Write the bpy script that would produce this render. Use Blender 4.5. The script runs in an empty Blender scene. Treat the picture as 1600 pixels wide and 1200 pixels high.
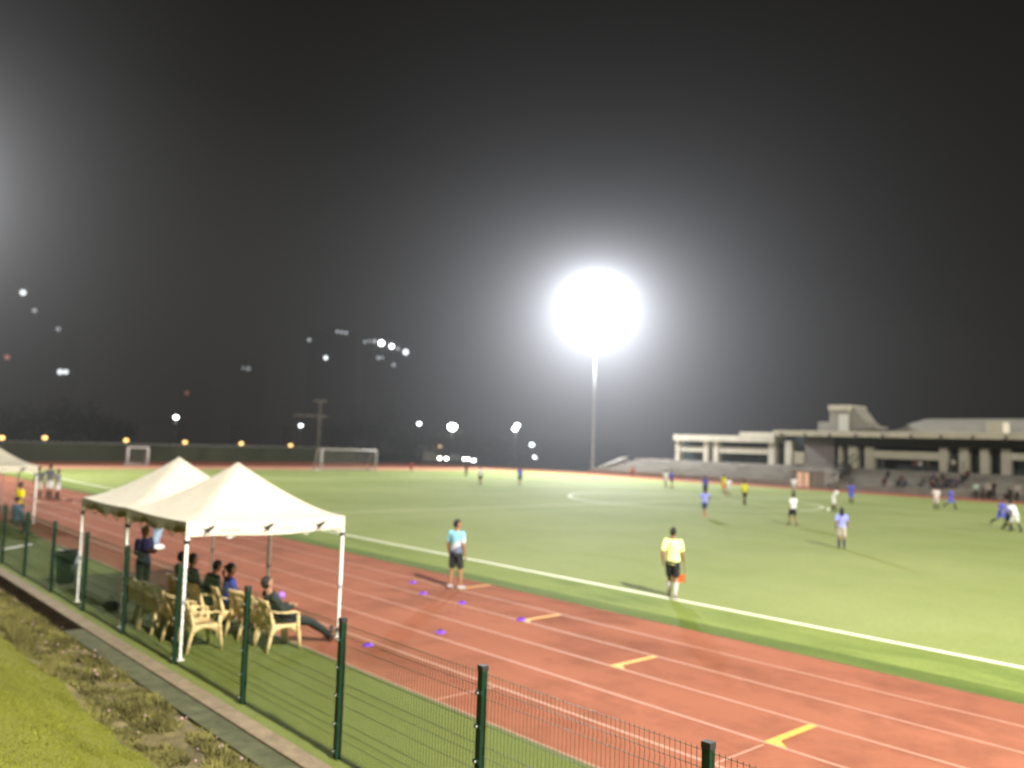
import bpy, bmesh, math, random
from mathutils import Vector, Matrix, noise
random.seed(11)
R = math.radians
scene = bpy.context.scene
col = scene.collection
# ------------------------------------------------------------------ camera (solved from the pitch, track, fence and goal)
F, PITCH, ROLL, YAW, CH = 1321.2393919043689, 0.07004560360153672, 0.03234723725251244, -0.8424622238623253, 3.8177372572824817
sy, cy, sp, cp = math.sin(YAW), math.cos(YAW), math.sin(PITCH), math.cos(PITCH)
FW = Vector((sy*cp, cy*cp, sp)); R0 = Vector((cy, -sy, 0)); U0 = R0.cross(FW)
RT = R0*math.cos(ROLL) + U0*math.sin(ROLL); UP = -R0*math.sin(ROLL) + U0*math.cos(ROLL)
CAM = Vector((0, 0, CH))
def ray(px, py): return FW*F + RT*(px-800) - UP*(py-600)
def at(px, py, z=0.0):
    d = ray(px, py); return CAM + d*((z-CH)/d.z)
def atY(px, py, Y):
    d = ray(px, py); return CAM + d*(Y/d.y)
def atD(px, py, D):
    d = ray(px, py); return CAM + d*(D/math.hypot(d.x, d.y))
cd = bpy.data.cameras.new('camera'); cam = bpy.data.objects.new('camera', cd); col.objects.link(cam)
M = Matrix((RT, UP, -FW)).transposed().to_4x4(); M.translation = CAM
cam.matrix_world = M
cd.sensor_width = 36; cd.lens = F/1600*36; cd.clip_start = .05; cd.clip_end = 3000
cd.dof.use_dof = True; cd.dof.focus_distance = 4.6; cd.dof.aperture_fstop = 1.08
scene.camera = cam
# ------------------------------------------------------------------ materials
def nt(name):
    m = bpy.data.materials.new(name); m.use_nodes = True
    t = m.node_tree; b = t.nodes['Principled BSDF']; return m, t, b
def mixcol(t, fac, a, b):
    n = t.nodes.new('ShaderNodeMix'); n.data_type = 'RGBA'
    t.links.new(fac, n.inputs['Factor'])
    for s, v in ((6, a), (7, b)):
        if isinstance(v, (tuple, list)): n.inputs[s].default_value = (*v[:3], 1)
        else: t.links.new(v, n.inputs[s])
    return n.outputs[2]
def coords(t, scale=(1, 1, 1), kind='Object'):
    c = t.nodes.new('ShaderNodeTexCoord'); mp = t.nodes.new('ShaderNodeMapping'); mp.inputs['Scale'].default_value = scale
    t.links.new(c.outputs[kind], mp.inputs['Vector']); return mp.outputs[0]
def nz(t, vec, sc, det=4, rough=.6, lo=.3, hi=.7):
    n = t.nodes.new('ShaderNodeTexNoise'); n.inputs['Scale'].default_value = sc; n.inputs['Detail'].default_value = det
    n.inputs['Roughness'].default_value = rough; t.links.new(vec, n.inputs['Vector'])
    m = t.nodes.new('ShaderNodeMapRange'); m.inputs[1].default_value = lo; m.inputs[2].default_value = hi
    t.links.new(n.outputs['Fac'], m.inputs[0]); return m.outputs[0]
def mat(name, c, rough=.7, var=.18, sc=3., bump=0., metal=0., trans=0., spec=.3, em=None, ems=0, scale=(1, 1, 1)):
    m, t, b = nt(name)
    v = coords(t, scale); f = nz(t, v, sc)
    o = mixcol(t, f, tuple(x*(1-var) for x in c), tuple(min(1, x*(1+var)) for x in c))
    t.links.new(o, b.inputs['Base Color'])
    b.inputs['Roughness'].default_value = rough; b.inputs['Metallic'].default_value = metal
    b.inputs['Specular IOR Level'].default_value = spec
    if bump:
        bn = t.nodes.new('ShaderNodeBump'); bn.inputs['Strength'].default_value = bump; bn.inputs['Distance'].default_value = .02
        t.links.new(nz(t, v, sc*6, 5), bn.inputs['Height']); t.links.new(bn.outputs[0], b.inputs['Normal'])
    if em: b.inputs['Emission Color'].default_value = (*em, 1); b.inputs['Emission Strength'].default_value = ems
    if trans:
        tr = t.nodes.new('ShaderNodeBsdfTranslucent'); t.links.new(o, tr.inputs[0])
        mx = t.nodes.new('ShaderNodeMixShader'); mx.inputs[0].default_value = trans
        t.links.new(b.outputs[0], mx.inputs[1]); t.links.new(tr.outputs[0], mx.inputs[2])
        t.links.new(mx.outputs[0], t.nodes['Material Output'].inputs[0])
    return m
def turf(name, a, b_, c, stripe=0):
    m, t, b = nt(name); v = coords(t, (.35, 1, 1)); v2 = coords(t)
    o = mixcol(t, nz(t, v, 1.1, 6, .65), a, b_)
    o = mixcol(t, nz(t, v2, .12, 3, .5, .35, .65), o, c)
    o2 = mixcol(t, nz(t, v2, 38, 3, .7), (0, 0, 0), (1, 1, 1))
    mm = t.nodes.new('ShaderNodeMix'); mm.data_type = 'RGBA'; mm.blend_type = 'OVERLAY'; mm.inputs['Factor'].default_value = .35
    t.links.new(o, mm.inputs[6]); t.links.new(o2, mm.inputs[7])
    t.links.new(mm.outputs[2], b.inputs['Base Color']); b.inputs['Roughness'].default_value = .85; b.inputs['Specular IOR Level'].default_value = .15
    bn = t.nodes.new('ShaderNodeBump'); bn.inputs['Strength'].default_value = .6; bn.inputs['Distance'].default_value = .02
    t.links.new(nz(t, v2, 60, 4), bn.inputs['Height']); t.links.new(bn.outputs[0], b.inputs['Normal']); return m
def track_mat(name, a, b_):
    m, t, b = nt(name); v = coords(t, (.25, 1, 1)); v2 = coords(t)
    o = mixcol(t, nz(t, v, .55, 5, .6, .35, .68), a, b_)
    o = mixcol(t, nz(t, v2, .5, 8, .72, .48, .78), o, tuple(x*.52 for x in a))
    t.links.new(o, b.inputs['Base Color']); b.inputs['Roughness'].default_value = .95; b.inputs['Specular IOR Level'].default_value = .06
    bn = t.nodes.new('ShaderNodeBump'); bn.inputs['Strength'].default_value = .35; bn.inputs['Distance'].default_value = .01
    t.links.new(nz(t, v2, 120, 3), bn.inputs['Height']); t.links.new(bn.outputs[0], b.inputs['Normal']); return m
def lamp_mat(name, c, s):
    m, t, b = nt(name); b.inputs['Base Color'].default_value = (*c, 1)
    b.inputs['Emission Color'].default_value = (*c, 1); b.inputs['Emission Strength'].default_value = s; m.cycles.emission_sampling = 'NONE'; return m
MT = dict(
    ground=mat('dark_ground', (.05, .055, .035), .95, .4, .3),
    pitch=turf('pitch_turf', (.165, .205, .050), (.200, .235, .068), (.230, .262, .090)),
    verge=turf('verge_turf', (.092, .115, .020), (.125, .150, .032), (.11, .13, .026)),
    margin=turf('margin_grass', (.065, .105, .014), (.23, .28, .07), (.17, .21, .045)),
    bank=turf('bank_grass', (.085, .095, .008), (.16, .155, .014), (.13, .132, .012)),
    soil=mat('weedy_soil', (.12, .095, .04), .95, .6, 2.5, .8),
    track=track_mat('track_rubber', (.218, .078, .045), (.275, .101, .060)),
    dzone=track_mat('pale_red_rubber', (.50, .24, .15), (.56, .28, .18)),
    line=mat('white_line', (.72, .71, .58), .7, .08, 8), soft=mat('faint_line', (.50, .52, .34), .8, .1, 8), lane=mat('lane_line', (.39, .205, .145), .7, .1, 8),
    yline=mat('yellow_line', (.56, .29, .05), .7, .1, 8),
    kerb=mat('concrete_kerb', (.155, .115, .07), .9, .25, 4, .5), cover=mat('drain_cover', (.062, .064, .034), .9, .3, 4, .3, spec=.1),
    hole=mat('drain_dark', (.014, .010, .006), 1., .5, 4, .6, spec=0), green=mat('green_paint', (.004, .022, .011), .4, .2, 6), wire=mat('green_wire', (.035, .065, .030), .5),
    bolt=mat('zinc_bolt', (.5, .5, .47), .4, .1, 5, 0, .6),
    white=mat('white_metal', (.75, .74, .70), .4, .06, 5), dark=mat('black_plastic', (.02, .02, .02), .5),
    canvas=mat('tent_canvas', (.52, .475, .385), .8, .07, 1.2, .5, 0, .12), valance=mat('tent_valance', (.62, .57, .46), .8, .06, 2, .3, 0, .15),
    chair=mat('cream_plastic', (.62, .47, .23), .42, .08, 4), skin=mat('brown_skin', (.26, .13, .075), .6, .12, 6),
    hair=mat('black_hair', (.012, .01, .009), .6, .3, 20, .4), conc=mat('stand_concrete', (.23, .21, .18), .9, .22, .6, .3),
    concl=mat('pale_concrete', (.46, .42, .33), .85, .12, .7, .2), glass=mat('dark_glazing', (.035, .052, .047), .25, .3, 1),
    roof=mat('roof_sheet', (.26, .24, .20), .6, .12, .8, .2, 0), net=mat('net_cord', (.55, .52, .50), .8),
    screen=mat('fence_screen', (.034, .038, .018), .9, .3, .25, .2), trunk=mat('bark', (.05, .04, .03), .9), leaf=mat('leaves', (.03, .045, .018), .8, .5, .6),
    tower=mat('tower_wall', (.12, .12, .11), .9, .2, .1), steel=mat('galvanised', (.32, .33, .34), .5, .1, 3, 0, .5),
    cone=mat('purple_plastic', (.15, .04, .52), .5, .1, 5), disc=mat('cream_disc', (.62, .45, .28), .5), weed=mat('weed_leaf', (.118, .105, .030), .9, .8, 1.6, 0, 0, .2),
    grassb=mat('grass_blade', (.140, .148, .014), .85, .35, .8, 0, 0, .25), flower=mat('pale_flower', (.33, .2, .22), .8, .2, 4), eye=mat('eye', (.03, .025, .02), .2), lip=mat('lip', (.2, .07, .05), .6),
)
_cl = {}
def cloth(c):
    if c not in _cl: _cl[c] = mat('cloth_%d' % len(_cl), c, .85, .12, 9, .35)
    return _cl[c]
# ------------------------------------------------------------------ mesh builder
class MB:
    def __init__(s): s.v = []; s.f = []
    def add(s, vs, fs):
        n = len(s.v); s.v += [tuple(x) for x in vs]; s.f += [tuple(i+n for i in f) for f in fs]; return s
    def box(s, a, b):
        (x0, y0, z0), (x1, y1, z1) = a, b
        return s.add([(x0,y0,z0),(x1,y0,z0),(x1,y1,z0),(x0,y1,z0),(x0,y0,z1),(x1,y0,z1),(x1,y1,z1),(x0,y1,z1)],
                     [(0,3,2,1),(4,5,6,7),(0,1,5,4),(1,2,6,5),(2,3,7,6),(3,0,4,7)])
    def loft(s, secs, n=14, caps=True):
        vs = []
        for c, xd, yd, rx, ry in secs:
            c = Vector(c); xd = Vector(xd); yd = Vector(yd)
            for k in range(n):
                a = 2*math.pi*k/n; vs.append(c + xd*(rx*math.cos(a)) + yd*(ry*math.sin(a)))
        fs = [(i*n+k, i*n+(k+1) % n, (i+1)*n+(k+1) % n, (i+1)*n+k) for i in range(len(secs)-1) for k in range(n)]
        if caps: fs += [tuple(range(n))[::-1], tuple(range((len(secs)-1)*n, len(secs)*n))]
        return s.add(vs, fs)
    def tube(s, pts, rad, n=10, flat=1., ref=None, caps=True):
        pts = [Vector(p) for p in pts]; rad = rad if isinstance(rad, (list, tuple)) else [rad]*len(pts); secs = []
        for i, p in enumerate(pts):
            d = (pts[min(i+1, len(pts)-1)] - pts[max(i-1, 0)]).normalized()
            r = Vector(ref) if ref else (Vector((0, 0, 1)) if abs(d.z) < .9 else Vector((0, 1, 0)))
            x = d.cross(r).normalized(); y = x.cross(d).normalized()
            secs.append((p, x, y, rad[i], rad[i]*flat))
        return s.loft(secs, n, caps)
    def ball(s, c, r, n=12, m=8):
        c = Vector(c); r = r if isinstance(r, (tuple, list)) else (r, r, r); vs = [c+Vector((0, 0, -r[2]))]
        for j in range(1, m):
            a = math.pi*j/m
            for k in range(n):
                b = 2*math.pi*k/n; vs.append(c+Vector((r[0]*math.sin(a)*math.cos(b), r[1]*math.sin(a)*math.sin(b), -r[2]*math.cos(a))))
        vs.append(c+Vector((0, 0, r[2]))); L = len(vs)-1
        fs = [(0, 1+(k+1) % n, 1+k) for k in range(n)]
        fs += [(1+j*n+k, 1+j*n+(k+1) % n, 1+(j+1)*n+(k+1) % n, 1+(j+1)*n+k) for j in range(m-2) for k in range(n)]
        fs += [(L, 1+(m-2)*n+k, 1+(m-2)*n+(k+1) % n) for k in range(n)]
        return s.add(vs, fs)
    def capsule(s, a, b, ra, rb, n=12, flat=1., ref=None):
        a = Vector(a); b = Vector(b); d = (b-a).normalized()
        pts = [a-d*ra*.9, a-d*ra*.5, a, a.lerp(b, .35), a.lerp(b, .7), b, b+d*rb*.5, b+d*rb*.9]
        rr = [ra*.35, ra*.85, ra, ra*.72+rb*.28+.004, ra*.3+rb*.7, rb, rb*.85, rb*.35]
        return s.tube(pts, rr, n, flat, ref)
    def quad(s, a, b, c, d): return s.add([a, b, c, d], [(0, 1, 2, 3)])
    def mesh(s, name):
        me = bpy.data.meshes.new(name); me.from_pydata(s.v, [], s.f); me.update(); return me
    def build(s, name, m, parent=None, smooth=True, remesh=0., bevel=0.):
        me = s.mesh(name)
        if remesh or bevel:
            o = bpy.data.objects.new('tmp', me); col.objects.link(o)
            if remesh:
                md = o.modifiers.new('r', 'REMESH'); md.mode = 'VOXEL'; md.voxel_size = remesh
                md = o.modifiers.new('s', 'SMOOTH'); md.factor = .5; md.iterations = 3
            else:
                md = o.modifiers.new('b', 'BEVEL'); md.width = bevel; md.segments = 2; md.limit_method = 'ANGLE'
            dg = bpy.context.evaluated_depsgraph_get(); dg.update()
            me2 = bpy.data.meshes.new_from_object(o.evaluated_get(dg)); bpy.data.objects.remove(o); bpy.data.meshes.remove(me); me = me2; me.name = name
        else:
            bm = bmesh.new(); bm.from_mesh(me); bmesh.ops.recalc_face_normals(bm, faces=bm.faces); bm.to_mesh(me); bm.free()
        me.materials.clear(); me.materials.append(m)
        for p in me.polygons: p.use_smooth = smooth
        o = bpy.data.objects.new(name, me); col.objects.link(o)
        if parent: o.parent = parent
        return o
def tag(o, label=None, cat=None, group=None, kind=None):
    assert label is None or isinstance(label, str)
    for k, v in (('label', label), ('category', cat), ('group', group), ('kind', kind)):
        if v: o[k] = v
    return o
def thing(name, loc, label, cat, group=None, rz=0.):
    loc = tuple(loc)
    o = bpy.data.objects.new(name, None); o.empty_display_size = .2; col.objects.link(o); o.location = loc; o.rotation_euler = (0, 0, rz)
    return tag(o, label, cat, group)
def dup(root, loc, rz=None, label=None, group=None, sc=None):
    def cp(o, par):
        c = o.copy(); col.objects.link(c)
        if par: c.parent = par
        for ch in list(o.children): cp(ch, c)
        return c
    r = cp(root, None); r.location = loc
    if rz is not None: r.rotation_euler = (0, 0, rz)
    if sc: r.scale = (sc, sc, sc)
    if label: r['label'] = label
    if group: r['group'] = group
    return r
def sheet(name, pts, z, m, kind='structure', sub=None):
    o = MB().add([(x, y, z) for x, y in pts], [tuple(range(len(pts)))]).build(name, m, None, False)
    return tag(o, kind=kind)
def rect(x0, x1, y0, y1): return [(x0, y0), (x1, y0), (x1, y1), (x0, y1)]
# ------------------------------------------------------------------ the ground
YI, YO, YT, YF, YFAR = 15.08, 7.76, 17.68, 5.45, 81.0
sheet('ground', rect(-1200, 900, -900, 1500), -.06, MT['ground'])
def hx(y): return -103.6-(y-0)*.213       # line of the far screened fence
sheet('running_track', [(hx(YO), YO), (60, YO), (60, 88), (hx(88), 88)], 0, MT['track'])
sheet('infield_surface', rect(-97, -89.2, YI+.3, 81), .004, MT['dzone'])  # paler, pinker red than the track around it
sheet('pitch', rect(-89.2, 60, YT-.1, YFAR), .008, MT['pitch'])
sheet('pitch_margin', rect(-89.2, 60, YI, YT-.1), .008, MT['margin'])
sheet('turf_verge', [(hx(5.2), 5.24), (60, 5.24), (60, YO-.05), (hx(YO), YO-.05)], .002, MT['verge'])
sheet('turf_edge', [(-89, YI+.01), (60, YI+.01), (60, YI+.75), (-89, YI+.65)], .011, turf('edge_grass', (.05, .085, .012), (.13, .165, .03), (.08, .115, .02)))
# pitch markings
mk = MB()
def ln(x0, y0, x1, y1, w, z=.012):
    d = Vector((x1-x0, y1-y0)); n = Vector((-d.y, d.x)).normalized()*w/2
    mk.quad((x0+n.x, y0+n.y, z), (x0-n.x, y0-n.y, z), (x1-n.x, y1-n.y, z), (x1+n.x, y1+n.y, z))
XH, XG, YC, YT2 = -38.2, -87.0, 52.4, 80.3
ln(XG, YT, 50, YT, .16); tag(mk.build('touchline', MT['line'], None, False), kind='structure'); mk = MB(); ln(XG, YT2, 50, YT2, .15); ln(XG, YT, XG, YT2, .14); ln(XH, YT, XH, YT2, .16)
for w, dx in ((40.3, 16.5), (18.3, 5.5)):
    for sgn in (-1, 1): ln(XG, YC+sgn*w/2, XG+dx, YC+sgn*w/2, .14)
    ln(XG+dx, YC-w/2, XG+dx, YC+w/2, .14)
for k in range(72):
    a, b = 2*math.pi*k/72, 2*math.pi*(k+1)/72
    mk.quad(*[(XH+r*math.cos(t), YC+r*math.sin(t), .0125) for r, t in ((9.02, a), (9.25, a), (9.25, b), (9.02, b))])
tag(mk.build('pitch_markings', MT['soft'], None, False), kind='structure')
XB = (-6.17, -9.95, -13.63, -17.48)
mk = MB()
for k in range(0, 7):
    y = YI-1.22*k; ln(-81, y+(.03 if k == 0 else 0), 55, y, .055 if k else .07, .005)
    if k:
        pr = None
        for q in range(13):
            a = math.pi/2+math.pi/2*q/12; c = (-81-(36.5+1.22*k)*math.sin(a-math.pi/2), 51.6-(36.5+1.22*k)*math.cos(a-math.pi/2))
            if pr: ln(pr[0], pr[1], c[0], c[1], .05, .005)
            pr = c
ln(XB[0], 9.0, XB[0], 10.1, .03, .006); ln(-10.2, 7.8, -10.2, 9.0, .035, .006)
tag(mk.build('lane_markings', MT['lane'], None, False), kind='structure')
mk = MB(); ln(-103, YO-.02, 58, YO-.02, .06, .006)
tag(mk.build('track_edge_strip', MT['kerb'], None, False), kind='structure')
mk = MB()
for (x, k) in ((XB[0], 3), (XB[1], 2), (XB[2], 1), (XB[3], 0)):
    y1 = YI-1.22*k; y0 = y1-1.22
    ln(x, y0, x, y1-.03, .12, .007)
    mk.add([(x-.05, y0+.0, .0073), (x+.26, y0+.03, .0073), (x+.05, y0+.22, .0073)], [(0, 1, 2)])
tag(mk.build('relay_zone_marks', MT['yline'], None, False), kind='structure')
# kerb, drain, weeds, bank
MB().box((hx(0), 4.98, -.05), (30, 5.24, .035)).build('kerb', MT['kerb'], None, False, bevel=.01)['kind'] = 'structure'
c = MB()
x = -17.7
while x < 12: c.box((x, 4.63, -.05), (x+.985, 4.975, .012)); x += 1.0
c.build('drain_cover', MT['cover'], None, False, bevel=.006)['kind'] = 'structure'
MB().box((hx(0), 4.6, -.055), (-17.7, 4.975, -.02)).build('open_drain', MT['hole'], None, False)['kind'] = 'structure'  # shallow slab; the shade inside the open channel is painted as near-black colour
def bankz(x, y):
    if y > 4.55: return -.03
    b = max(0, 3.72-y)*.58
    n = noise.noise(Vector((x*.7, y*.9, 0)))*.10 + noise.noise(Vector((x*2.7, y*2.9, 3)))*.04
    return b + n*min(1, max(0, (4.55-y)/.5))
def strip(name, y0, y1, m, ny):
    xs = [-60+i*.25 for i in range(300)]; vs = []; fs = []
    for x in xs:
        for j in range(ny+1):
            y = y0+(y1-y0)*j/ny; vs.append((x, y, bankz(x, y)))
    n = ny+1
    fs = [(i*n+j, (i+1)*n+j, (i+1)*n+j+1, i*n+j+1) for i in range(len(xs)-1) for j in range(ny)]
    o = MB().add(vs, fs).build(name, m, None, True); o['kind'] = 'structure'; return o
def wy(x): return 3.70+.30*noise.noise(Vector((x*.8, 1, 5)))+.06*noise.noise(Vector((x*3, 1, 5)))
strip('grass_bank', -8, 3.6, MT['bank'], 48); strip('weedy_ground', 3.6, 4.62, MT['soil'], 8)
g = MB(); w = MB(); fl = MB()
def blade(mb, x, y, z, h, wd, lean):
    a = random.uniform(0, 6.28); dx, dy = math.cos(a)*wd, math.sin(a)*wd; lx, ly = random.gauss(0, lean), random.gauss(0, lean)
    mb.add([(x-dx, y-dy, z-.01), (x+dx, y+dy, z-.01), (x+lx, y+ly, z+h)], [(0, 1, 2)])
for i in range(52000):
    x = random.uniform(-24, -4) if i % 3 else random.uniform(-13, -5); y = random.uniform(1.0, 3.95)
    if y > wy(x)+.05: continue
    blade(g, x, y, bankz(x, y), random.uniform(.015, .035), .006, .018)
for i in range(56000):
    x = random.uniform(-30, -6); y = 3.45+random.random()*1.2
    if y < wy(x)-.04 or noise.noise(Vector((x*1.6, y*3, 9))) < -.22: continue
    e = min(1, (4.66-y)/.15)
    blade(w, x, y, bankz(x, y), random.uniform(.02, .11)*max(.3, e)*(1.6 if noise.noise(Vector((x*1.1, y*2, 4))) > .15 else .8), .017, .05)
for i in range(150):
    x = random.uniform(-26, -7); y = random.uniform(3.7, 4.55)
    if noise.noise(Vector((x*.9, y, 2))) < .02: continue
    fl.ball((x, y, bankz(x, y)+random.uniform(.05, .14)), random.uniform(.010, .02), 5, 4)
tag(g.build('grass', MT['grassb'], None, False), kind='stuff'); tag(w.build('weeds', MT['weed'], None, False), kind='stuff')
tag(fl.build('wild_flowers', MT['flower'], None, True), kind='stuff')
# ------------------------------------------------------------------ mesh fence
fence = thing('mesh_fence', (0, YF, 0), 'green welded mesh fence on slim posts along the turf verge', 'fence')
posts = [-9.03+2.62*k for k in range(3, -9, -1)]
HF = 1.645
def vz(z):  # v folds in the wire panel
    return sum(.012*max(0, 1-abs(z-q)/.05) for q in (.3, .85, 1.4))
pm = MB().box((-.03, -.03, 0), (.03, .03, HF)).mesh('post')
for i, x in enumerate(posts):
    lean = random.uniform(-.008, .008)
    p = MB().box((-.038, -.035, 0), (.038, .035, HF)).build('post', MT['green'], fence, False, bevel=.006); p.location = (x, 0, 0); p.rotation_euler = (0, lean, 0)
    b = MB().box((-.042, -.039, HF-.04), (.042, .039, HF+.012)).build('post_cap', MT['dark'], p, False, bevel=.004)
    for z in (.1, .42, .75, 1.08, 1.4):
        MB().box((-.042, -.05, z-.02), (.042, -.034, z+.02)).build('bracket', MT['green'], p, False)
        MB().ball((0, -.056, z), (.012, .008, .012), 8, 6).build('bolt', MT['bolt'], p)
for a, b in zip(posts[1:], posts[:-1]):
    W = MB(); n = int((b-a)/.05)
    zs = [0.04, .25, .3, .35, .80, .85, .90, 1.35, 1.40, 1.45, 1.60]
    for k in range(1, n):
        x = a+(b-a)*k/n
        for z0, z1 in zip(zs[:-1], zs[1:]):
            y0, y1 = vz(z0), vz(z1); r = .0028
            W.add([(x-r, y0, z0), (x+r, y0, z0), (x+r, y1, z1), (x-r, y1, z1)], [(0, 1, 2, 3)])
            W.add([(x, y0-r, z0), (x, y0+r, z0), (x, y1+r, z1), (x, y1-r, z1)], [(0, 1, 2, 3)])
    for z in (.05, .25, .35, .45, .65, .80, .90, 1.1, 1.35, 1.45, 1.58): W.box((a+.04, vz(z)-.003, z-.0018), (b-.04, vz(z)+.003, z+.0018))
    W.build('mesh_panel', MT['wire'], fence, False)
# ------------------------------------------------------------------ tents
def make_tent(loc, label, group):
    t = thing('canopy_tent', loc, label, 'tent', group); H, S = 2.31, 1.53; n = 28
    def cz(x, y):
        r = max(abs(x), abs(y))/S; a = min(abs(x), abs(y))/S
        z = H+.97*max(0., 1-r)**1.42
        z -= .035*math.sin(math.pi*min(1, r))*(1-a/max(r, .01))      # cloth sags between ridges
        return z - (.025*(1-(a)**2)*r**6)
    vs = []
    for i in range(n+1):
        for j in range(n+1):
            x = S*math.sin((i/n-.5)*math.pi)*.35+S*(i/n*2-1)*.65; y = S*math.sin((j/n-.5)*math.pi)*.35+S*(j/n*2-1)*.65
            vs.append((x, y, cz(x, y)))
    fs = [(i*(n+1)+j, (i+1)*(n+1)+j, (i+1)*(n+1)+j+1, i*(n+1)+j+1) for i in range(n) for j in range(n)]
    MB().add(vs, fs).build('canopy', MT['canvas'], t)
    def side(p0, p1, nrm, roll):
        v = []; f = []; m = 36
        for k in range(m+1):
            u = k/m; p = Vector(p0).lerp(Vector(p1), u); top = cz(p.x, p.y)
            wob = .012*math.sin(u*34)+.02*math.sin(u*11+1)
            dr = .25 if not roll else .17+.05*abs(math.sin(u*math.pi*3))
            for q, (o, dz) in enumerate(((.004, 0), (.012, -dr*.5), (.006+wob*.6, -dr))):
                v.append((p.x+nrm[0]*o, p.y+nrm[1]*o, top+dz+(.012*math.sin(u*9) if q == 2 else 0)))
        f = [(k*3+q, (k+1)*3+q, (k+1)*3+q+1, k*3+q+1) for k in range(m) for q in range(2)]
        return MB().add(v, f).build('valance', cloth((.22, .20, .12)) if roll else MT['valance'], t)  # roll sides take a darker olive: unlit-side shade painted into the cloth
    fr = side((S, -S, 0), (S, S, 0), (1, 0), False); side((-S, -S, 0), (-S, S, 0), (-1, 0), False)
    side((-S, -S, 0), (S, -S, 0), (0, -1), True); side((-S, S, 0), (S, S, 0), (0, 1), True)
    for y in (-1.15, -.05, 1.0):      # small dark leaping emblem and faint lettering on the front flap
        e = MB(); ex = S+.026
        for (ay, az, by, bz, ra, rb) in ((-.05, 2.14, .02, 2.18, .032, .04), (.02, 2.18, .085, 2.215, .034, .022), (.05, 2.2, .11, 2.24, .018, .008), (-.05, 2.13, -.085, 2.07, .022, .010), (-.01, 2.15, .0, 2.08, .018, .008), (-.05, 2.16, -.11, 2.19, .016, .008)):
            e.tube([(ex, y+ay, az), (ex, y+by, bz)], [ra, rb], 8, .12, (1, 0, 0))
        e.build('emblem', MT['dark'], fr, False)
        if y < .5:
            l = MB(); yy = y+.2
            for q in range(7):
                l.box((ex-.002, yy, 2.125), (ex, yy+.032, 2.165)); yy += .05
            l.build('lettering', cloth((.33, .32, .28)), fr, False)
    for i, (x, y) in enumerate(((S, -S), (S, S), (-S, -S), (-S, S))):
        x *= .985; y *= .985
        l = MB().box((x-.026, y-.026, .95), (x+.026, y+.026, H)).box((x-.019, y-.019, .02), (x+.019, y+.019, .95)).build('leg', MT['white'], t, False, bevel=.003)
        MB().box((x-.06, y-.06, 0), (x+.06, y+.06, .012)).build('foot_plate', MT['white'], l, False)
        MB().box((x-.033, y-.033, .93), (x+.033, y+.033, 1.0)).build('collar', MT['steel'], l, False, bevel=.004)
        MB().box((x-.034, y-.034, 1.93), (x+.034, y+.034, 2.0)).build('slider', MT['dark'], l, False, bevel=.004)
    fm = MB()      # scissor truss under the cloth
    for (a, b) in (((S, -S), (S, S)), ((-S, -S), (-S, S)), ((-S, -S), (S, -S)), ((-S, S), (S, S))):
        a = Vector((*a, 0))*.97; b = Vector((*b, 0))*.97
        for k in range(4):
            p = a.lerp(b, k/4); q = a.lerp(b, (k+1)/4)
            fm.tube([(p.x, p.y, 2.0), (q.x, q.y, 2.26)], .011, 6); fm.tube([(p.x, p.y, 2.26), (q.x, q.y, 2.0)], .011, 6)
    for a in ((0, S), (0, -S), (S, 0), (-S, 0)): fm.tube([(a[0]*.97, a[1]*.97, 2.1), (0, 0, 2.45)], .012, 6)
    fm.tube([(0, 0, 2.4), (0, 0, 3.2)], .016, 8)
    fm.build('truss', MT['white'], t, False)
    return t
TY = 7.12
t1 = make_tent((-15.97, TY, 0), 'white pitched canopy tent with small dark emblems beside the fence, nearer of the touching pair', 'white canopy tents on the verge')
dup(t1, (-19.04, TY, 0), None, 'white pitched canopy tent joined behind the nearer tent, its front flap hidden')
dup(t1, (-39.75, TY, 0), None, 'white canopy tent far down the verge, cut by the left edge of the photo')
dup(t1, (-42.83, TY, 0), None, 'white canopy tent furthest down the verge, behind the cut off one')
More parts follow.
